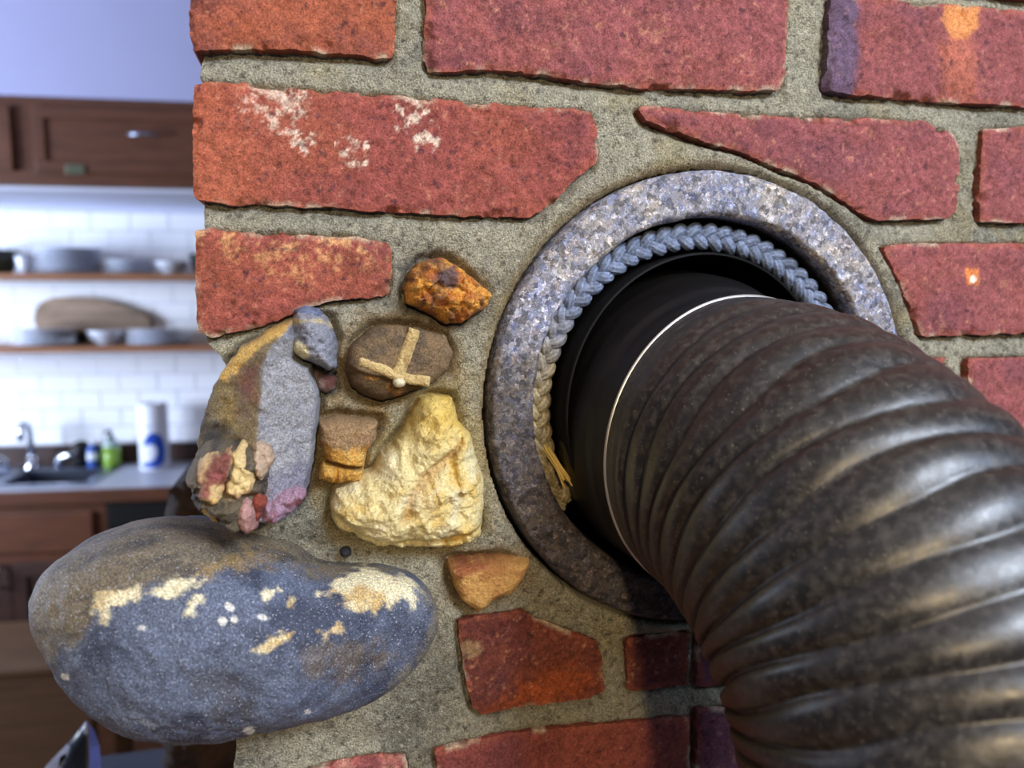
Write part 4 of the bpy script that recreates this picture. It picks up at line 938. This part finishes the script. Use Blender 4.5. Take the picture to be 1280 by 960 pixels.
def strand(ph, name):
    n = 1300; tt = np.linspace(a0, a1, n); per = 22.0/(2*pi)*tt*2*pi+ph
    dr = .0042*np.sin(per); dy = .0026*np.sin(2*per)
    base = np.stack([gc[0]+(GR+dr)*np.cos(tt), gy+dy, gc[1]+(GR+dr)*np.sin(tt)], 1)
    T = np.gradient(base, axis=0); T /= np.linalg.norm(T, axis=1)[:, None]
    B = np.cross(T, np.array([0, 1.0, 0])); B /= np.linalg.norm(B, axis=1)[:, None]; Nn = np.cross(B, T)
    m = 28; k = np.linspace(0, 2*pi, m, endpoint=False); tw = np.arange(n)[:, None]*.10
    rr_ = .0034*(1+.16*np.abs(np.sin(4*k[None]+np.arange(n)[:, None]*.13)))*.93*(1+.10*fbm(base[:, 0], base[:, 1], base[:, 2], .006, 3, 5)[:, None])
    P = base[:, None]+rr_[..., None]*(np.cos(k)[None, :, None]*B[:, None]+np.sin(k)[None, :, None]*Nn[:, None])
    i = np.arange(n*m).reshape(n, m); a = i[:-1]; b = i[1:]
    F = np.stack([a, b, np.roll(b, -1, 1), np.roll(a, -1, 1)], -1).reshape(-1, 4)
    P = P.reshape(-1, 3); at2 = np.repeat(tt, m)
    c = mix(np.tile(srgb(112, 124, 150), (len(P), 1)), srgb(150, 134, 98), sst(2.35, 3.05, at2+.15*fbm(P[:, 0], P[:, 1], P[:, 2], .01, 3, 3)))  # bluish light on top and warm light at lower left painted in
    c = c*(.75+.65*sst(-.5, .8, fbm(P[:, 0], P[:, 1], P[:, 2], .0035, 4, 15, .7)))[:, None]*np.tile(.55+.6*np.abs(np.sin(4*k[None]+np.arange(n)[:, None]*.13)), 1).reshape(-1, 1)  # highlights and dark gaps between the yarns painted into the colour
    add(name, mesh_np(name, P, F, None, c), M_ROPE, rope)
for k in range(3): strand(2*pi*k/3, 'strand')
fe = MB(); q = un(690, 568, .004)
for k in range(14):
    dx, dz, dy = random.uniform(-.0016, .0016), random.uniform(-.0016, .0016), random.uniform(-.0015, .0015); Ls = random.uniform(.011, .017)
    fe.tube([(q[0]+dx-.002, .008+dy, q[2]+dz+.003), (q[0]+dx+Ls*.25, .003+dy, q[2]+dz-Ls*.5), (q[0]+dx*2+Ls*.5, -.001+dy*1.5, q[2]+dz*1.6-Ls)], [.0007, .0007, .0004], 6)
o = fe.build('frayed_end', simple('straw_fibre', srgb(214, 182, 100), .6), rope, 'frayed straw coloured end'); o.matrix_parent_inverse = Matrix.Translation((-gc[0], -gy, -(gc[1]-GR)))

# ================================================================== STOVE PIPE
M_PIPE, t, bs = nt('black_pipe'); L = t.links.new
tc = N(t, 'ShaderNodeTexCoord')
n1 = N(t, 'ShaderNodeTexNoise', Scale=28, Detail=5, Roughness=.6); L(tc.outputs['Object'], n1.inputs['Vector'])
n2 = N(t, 'ShaderNodeTexNoise', Scale=260, Detail=4, Roughness=.65); L(tc.outputs['Object'], n2.inputs['Vector'])
vo = N(t, 'ShaderNodeTexVoronoi', Scale=900); L(tc.outputs['Object'], vo.inputs['Vector']); sv = N(t, 'ShaderNodeSeparateColor'); L(vo.outputs['Color'], sv.inputs[0])
basec = ramp(t, n1.outputs[0], [(.3, srgb(22, 20, 20)), (.7, srgb(36, 32, 29))])
dust = ramp(t, n2.outputs[0], [(.46, 0.0), (.78, .5)])
m1 = t.nodes.new('ShaderNodeMix'); m1.data_type = 'RGBA'; L(dust.outputs[0], m1.inputs[0]); L(basec.outputs[0], m1.inputs[6]); m1.inputs[7].default_value = S4(96, 88, 80)
near_ = ramp(t, vo.outputs['Distance'], [(.06, 1.0), (.24, 0.0)]); pick = ramp(t, sv.outputs[0], [(.55, 0.0), (1.0, .9)])
spk = N(t, 'ShaderNodeMath', _operation='MULTIPLY'); L(near_.outputs[0], spk.inputs[0]); L(pick.outputs[0], spk.inputs[1])
m2 = t.nodes.new('ShaderNodeMix'); m2.data_type = 'RGBA'; L(spk.outputs[0], m2.inputs[0]); L(m1.outputs[2], m2.inputs[6]); m2.inputs[7].default_value = S4(190, 176, 150)
L(m2.outputs[2], bs.inputs['Base Color'])
rg_ = ramp(t, n2.outputs[0], [(.35, .34), (.75, .52)]); L(rg_.outputs[0], bs.inputs['Roughness']); bs.inputs['Specular IOR Level'].default_value = .7
bpn = N(t, 'ShaderNodeBump', Strength=.25, Distance=.0008); L(n2.outputs[0], bpn.inputs['Height']); L(bpn.outputs[0], bs.inputs['Normal'])
M_SLEEVE = simple('sooty_steel', srgb(12, 11, 11), .55, spec=.1, noise=.3, nscale=60, stretch=(1, .2, 1))
M_COLLAR = simple('black_collar', srgb(18, 16, 16), .42, spec=.35, noise=.5, nscale=40, stretch=(.25, 4, 1))
M_EDGE = simple('bare_steel', srgb(190, 186, 180), .35, .7)
E0 = np.array([.2626, -.0386, 1.5233]); a_, b_, RB, ANG, ROLL, PR = .1309, .0237, .1296, 1.2905, .0619, .0785
D0 = np.array([sin(a_)*cos(b_), -cos(a_)*cos(b_), -sin(b_)]); SD = np.array([sin(ROLL), 0, -cos(ROLL)]); SD = SD-D0*(SD@D0); SD /= np.linalg.norm(SD); BN = np.cross(D0, SD)
pipe = thing('stove_pipe', 'black corrugated stovepipe elbow bending down from the ring', 'stovepipe', tuple(E0))
def sweep(name, S, rfun, pos, m, mat, label=None, par=pipe):
    n = len(S); k = np.linspace(0, 2*pi, m, endpoint=False); P = np.empty((n, m, 3))
    for q_, s in enumerate(S):
        C_, D_ = pos(s); Nn = np.cross(BN, D_); Nn = Nn/np.linalg.norm(Nn)
        r_ = rfun(s, k); P[q_] = C_+np.outer(r_*np.cos(k), Nn)+np.outer(r_*np.sin(k), BN)
    i = np.arange(n*m).reshape(n, m); a = i[:-1]; b = i[1:]; F = np.stack([a, b, np.roll(b, -1, 1), np.roll(a, -1, 1)], -1).reshape(-1, 4)[:, ::-1]
    return add(name, mesh_np(name, P.reshape(-1, 3), F), mat, par, True, label)
LA = RB*ANG
def axis(s):
    if s < LA:
        t_ = s/RB; return E0+D0*RB*sin(t_)+SD*RB*(1-cos(t_)), D0*cos(t_)+SD*sin(t_)
    D_ = D0*cos(ANG)+SD*sin(ANG); return E0+D0*RB*sin(ANG)+SD*RB*(1-cos(ANG))+D_*(s-LA), D_
NCOR = 14.5; STEP = LA/NCOR
# ring angle k: Nn = BN x D ; find sign of the inside of the bend
inside = 1.0 if np.cross(BN, D0)@SD > 0 else -1.0
def rcor(s, k):
    u_ = s/STEP-.45; wob = .10*np.sin(3*k+u_*1.3)+.07*np.sin(5*k+u_*2.1+1)
    ph = (u_+wob)%1.0
    inn = .5+.5*np.cos(k)*inside
    amp = .0023+.0038*inn**1.5
    g_ = np.abs(ph-.5)*2                      # 0 mid ridge, 1 at the groove
    shp = 1-g_**(2.0+2.2*inn)
    fade = float(sst(.35, 1.1, s/STEP)*1.0)
    dent = .0007*np.sin(6*k+1.7*np.floor(u_+wob))*(1-inn)*np.sin(ph*pi)
    return PR-.0004+fade*(amp*(shp-.75)+dent)
sweep('elbow', np.arange(0, LA+STEP*6, STEP/16), rcor, axis, 300, M_PIPE)
sweep('edge', [0, .0001, .0008, .00085], lambda s, k: np.full(len(k), PR+(.0006 if 0 < s < .00085 else -.0012)), lambda s: (E0+D0*(s-.0006), D0), 200, M_EDGE, 'bright bare metal lip')
CB = np.array([.2635, .10, 1.5395]); DB = (E0-CB); LB = np.linalg.norm(DB)
prf = [(0.0, .0845), (.5*LB, .0850), (.66*LB, .0848), (.70*LB, .0836), (.84*LB, .0800), (.86*LB, .0785), (1.0*LB, .0768), (1.03*LB, .0745)]
ss_ = np.array([p[0] for p in prf]); rs_ = np.array([p[1] for p in prf])
sweep('collar', np.linspace(0, 1.03*LB, 60), lambda s, k: np.full(len(k), np.interp(s, ss_, rs_)), lambda s: (CB+DB/LB*s, D0), 160, M_COLLAR, 'smooth black collar')
SB = np.array([.2640, .0, 1.5385])
sweep('sleeve', [0, .0005, .03, .06, .0602], lambda s, k: np.full(len(k), {0: .0856, .0005: .0868, .03: .0870, .06: .0870, .0602: .0856}[s]), lambda s: (SB+np.array([0, .062-s, 0]), np.array([0, -1.0, 0])), 160, M_SLEEVE, 'flat black sleeve inside the rope')
MB().lathe([(.0, 0), (.0866, 0), (.0866, .002), (.0, .002)], n=64).build('gap_disc', M_SLEEVE, pipe, 'black disc added to close the lit gap behind the collar')  # disc added to keep the lit interior out of the gap
bpl = [o for o in COL.objects if o.name.startswith('gap_disc')][0]; bpl.rotation_euler = (pi/2, 0, 0); bpl.location = Vector(SB+np.array([0, .05, 0])-E0)
sweep('sleeve_lip', [0, .002, .0021], lambda s, k: np.full(len(k), {0: .0874, .002: .0873, .0021: .0860}[s]), lambda s: (SB+np.array([0, -s+.003, 0]), np.array([0, -1.0, 0])), 160, M_SLEEVE)
sN = LA+STEP*6; Dn = axis(sN)[1]
sweep('lower_pipe', np.linspace(sN-.002, sN+.30, 30), lambda s, k: np.full(len(k), PR-.003), axis, 120, M_PIPE, 'smooth lower pipe')

# ================================================================== MAGAZINE below the boulder
MY = .35
TZ = 1.05
def U3(px, py, y): return un(px, py, y)
mg = thing('magazine', 'curled magazine with printed cover standing below the boulder', 'magazine', tuple(un(80, 1150, MY)))
base = un(80, 1150, MY)
TZ = float(base[2])-.002
M_COVER, t, bs = nt('cover_print'); L = t.links.new; tc = N(t, 'ShaderNodeTexCoord')
nn_ = N(t, 'ShaderNodeTexNoise', Scale=26, Detail=3, Roughness=.5); L(tc.outputs['Object'], nn_.inputs['Vector'])
rp_ = ramp(t, nn_.outputs[0], [(.40, srgb(44, 52, 66)), (.47, srgb(70, 84, 108)), (.50, srgb(196, 206, 232)), (.60, srgb(214, 220, 240))]); L(rp_.outputs[0], bs.inputs['Base Color']); bs.inputs['Roughness'].default_value = .3
M_PAGE = simple('magazine_page', srgb(150, 158, 206), .5)
def sheet(left, right, y0, y1, name, mat, lab=None, bulge=.0):
    bm = bmesh.new(); n = len(left); m = 8; rows = []
    for (a, b) in zip(left, right):
        row = []
        for k in range(m+1):
            f_ = k/m; px = a[0]*(1-f_)+b[0]*f_; py = a[1]*(1-f_)+b[1]*f_; yy = y0*(1-f_)+y1*f_-bulge*sin(f_*pi); p = un(px, py, yy)-base
            row.append(bm.verts.new(p))
        rows.append(row)
    for p, q_ in zip(rows[:-1], rows[1:]):
        for k in range(m): f = bm.faces.new((p[k], p[k+1], q_[k+1], q_[k])); f.smooth = True
    bmesh.ops.solidify(bm, geom=bm.faces[:], thickness=.0012)
    me = bpy.data.meshes.new(name); bm.to_mesh(me); bm.free(); return add(name, me, mat, mg, False, lab)
sheet([(107.0, 902), (98, 912), (86, 928), (72, 942), (58, 957), (36, 1000), (30, 1150)], [(108.5, 902), (110, 918), (111, 935), (111, 950), (110.5, 965), (110, 1010), (108, 1150)], MY, MY-.01, 'cover', M_COVER, None, .004)
sheet([(108.8, 902), (110.6, 918), (111.8, 935), (111.8, 950), (111.3, 965), (110.5, 1010), (108.5, 1150)], [(110, 903), (118, 914), (124, 932), (126, 950), (126, 965), (125, 1010), (122, 1150)], MY-.01, MY+.02, 'pages', M_PAGE, 'lilac page edge', .003)  # page in one even lilac
q = [un(72, 962, MY-.006)-base, un(82, 962, MY-.006)-base, un(83, 942, MY-.006)-base, un(75, 946, MY-.006)-base]
pb = bmesh.new(); vs = [pb.verts.new(v) for v in q]; pb.faces.new(vs); bmesh.ops.solidify(pb, geom=pb.faces[:], thickness=.0006); me = bpy.data.meshes.new('print_patch'); pb.to_mesh(me); pb.free()
add('print_patch', me, simple('yellow_green_print', srgb(170, 172, 40), .4, noise=.3, nscale=200), mg, False, 'yellow green printed patch')

# narrow stand that carries the magazine
xa_, xb_ = un(20, 1150, MY)[0]-.01, un(199, 940, .36)[0]-.008
st = thing('narrow_stand', 'narrow dark blue grey stand under the curled magazine', 'stand', ((xa_+xb_)/2, .44, 0))
M_STAND = simple('blue_grey_paint', srgb(44, 52, 70), .5)
hw = (xb_-xa_)/2
MB().box(-hw, hw, -.20, .19, TZ-.022, TZ, .003).build('top', M_STAND, st)
for sx in (-1, 1):
    for sy in (-.185, .175): MB().box(sx*(hw-.016)-.012, sx*(hw-.016)+.012, sy-.012, sy+.012, 0, TZ-.0225, .002).build('leg', M_STAND, st)
MB().box(-hw+.02, hw-.02, -.18, .17, .30, .315, .002).build('lower_shelf', M_STAND, st)
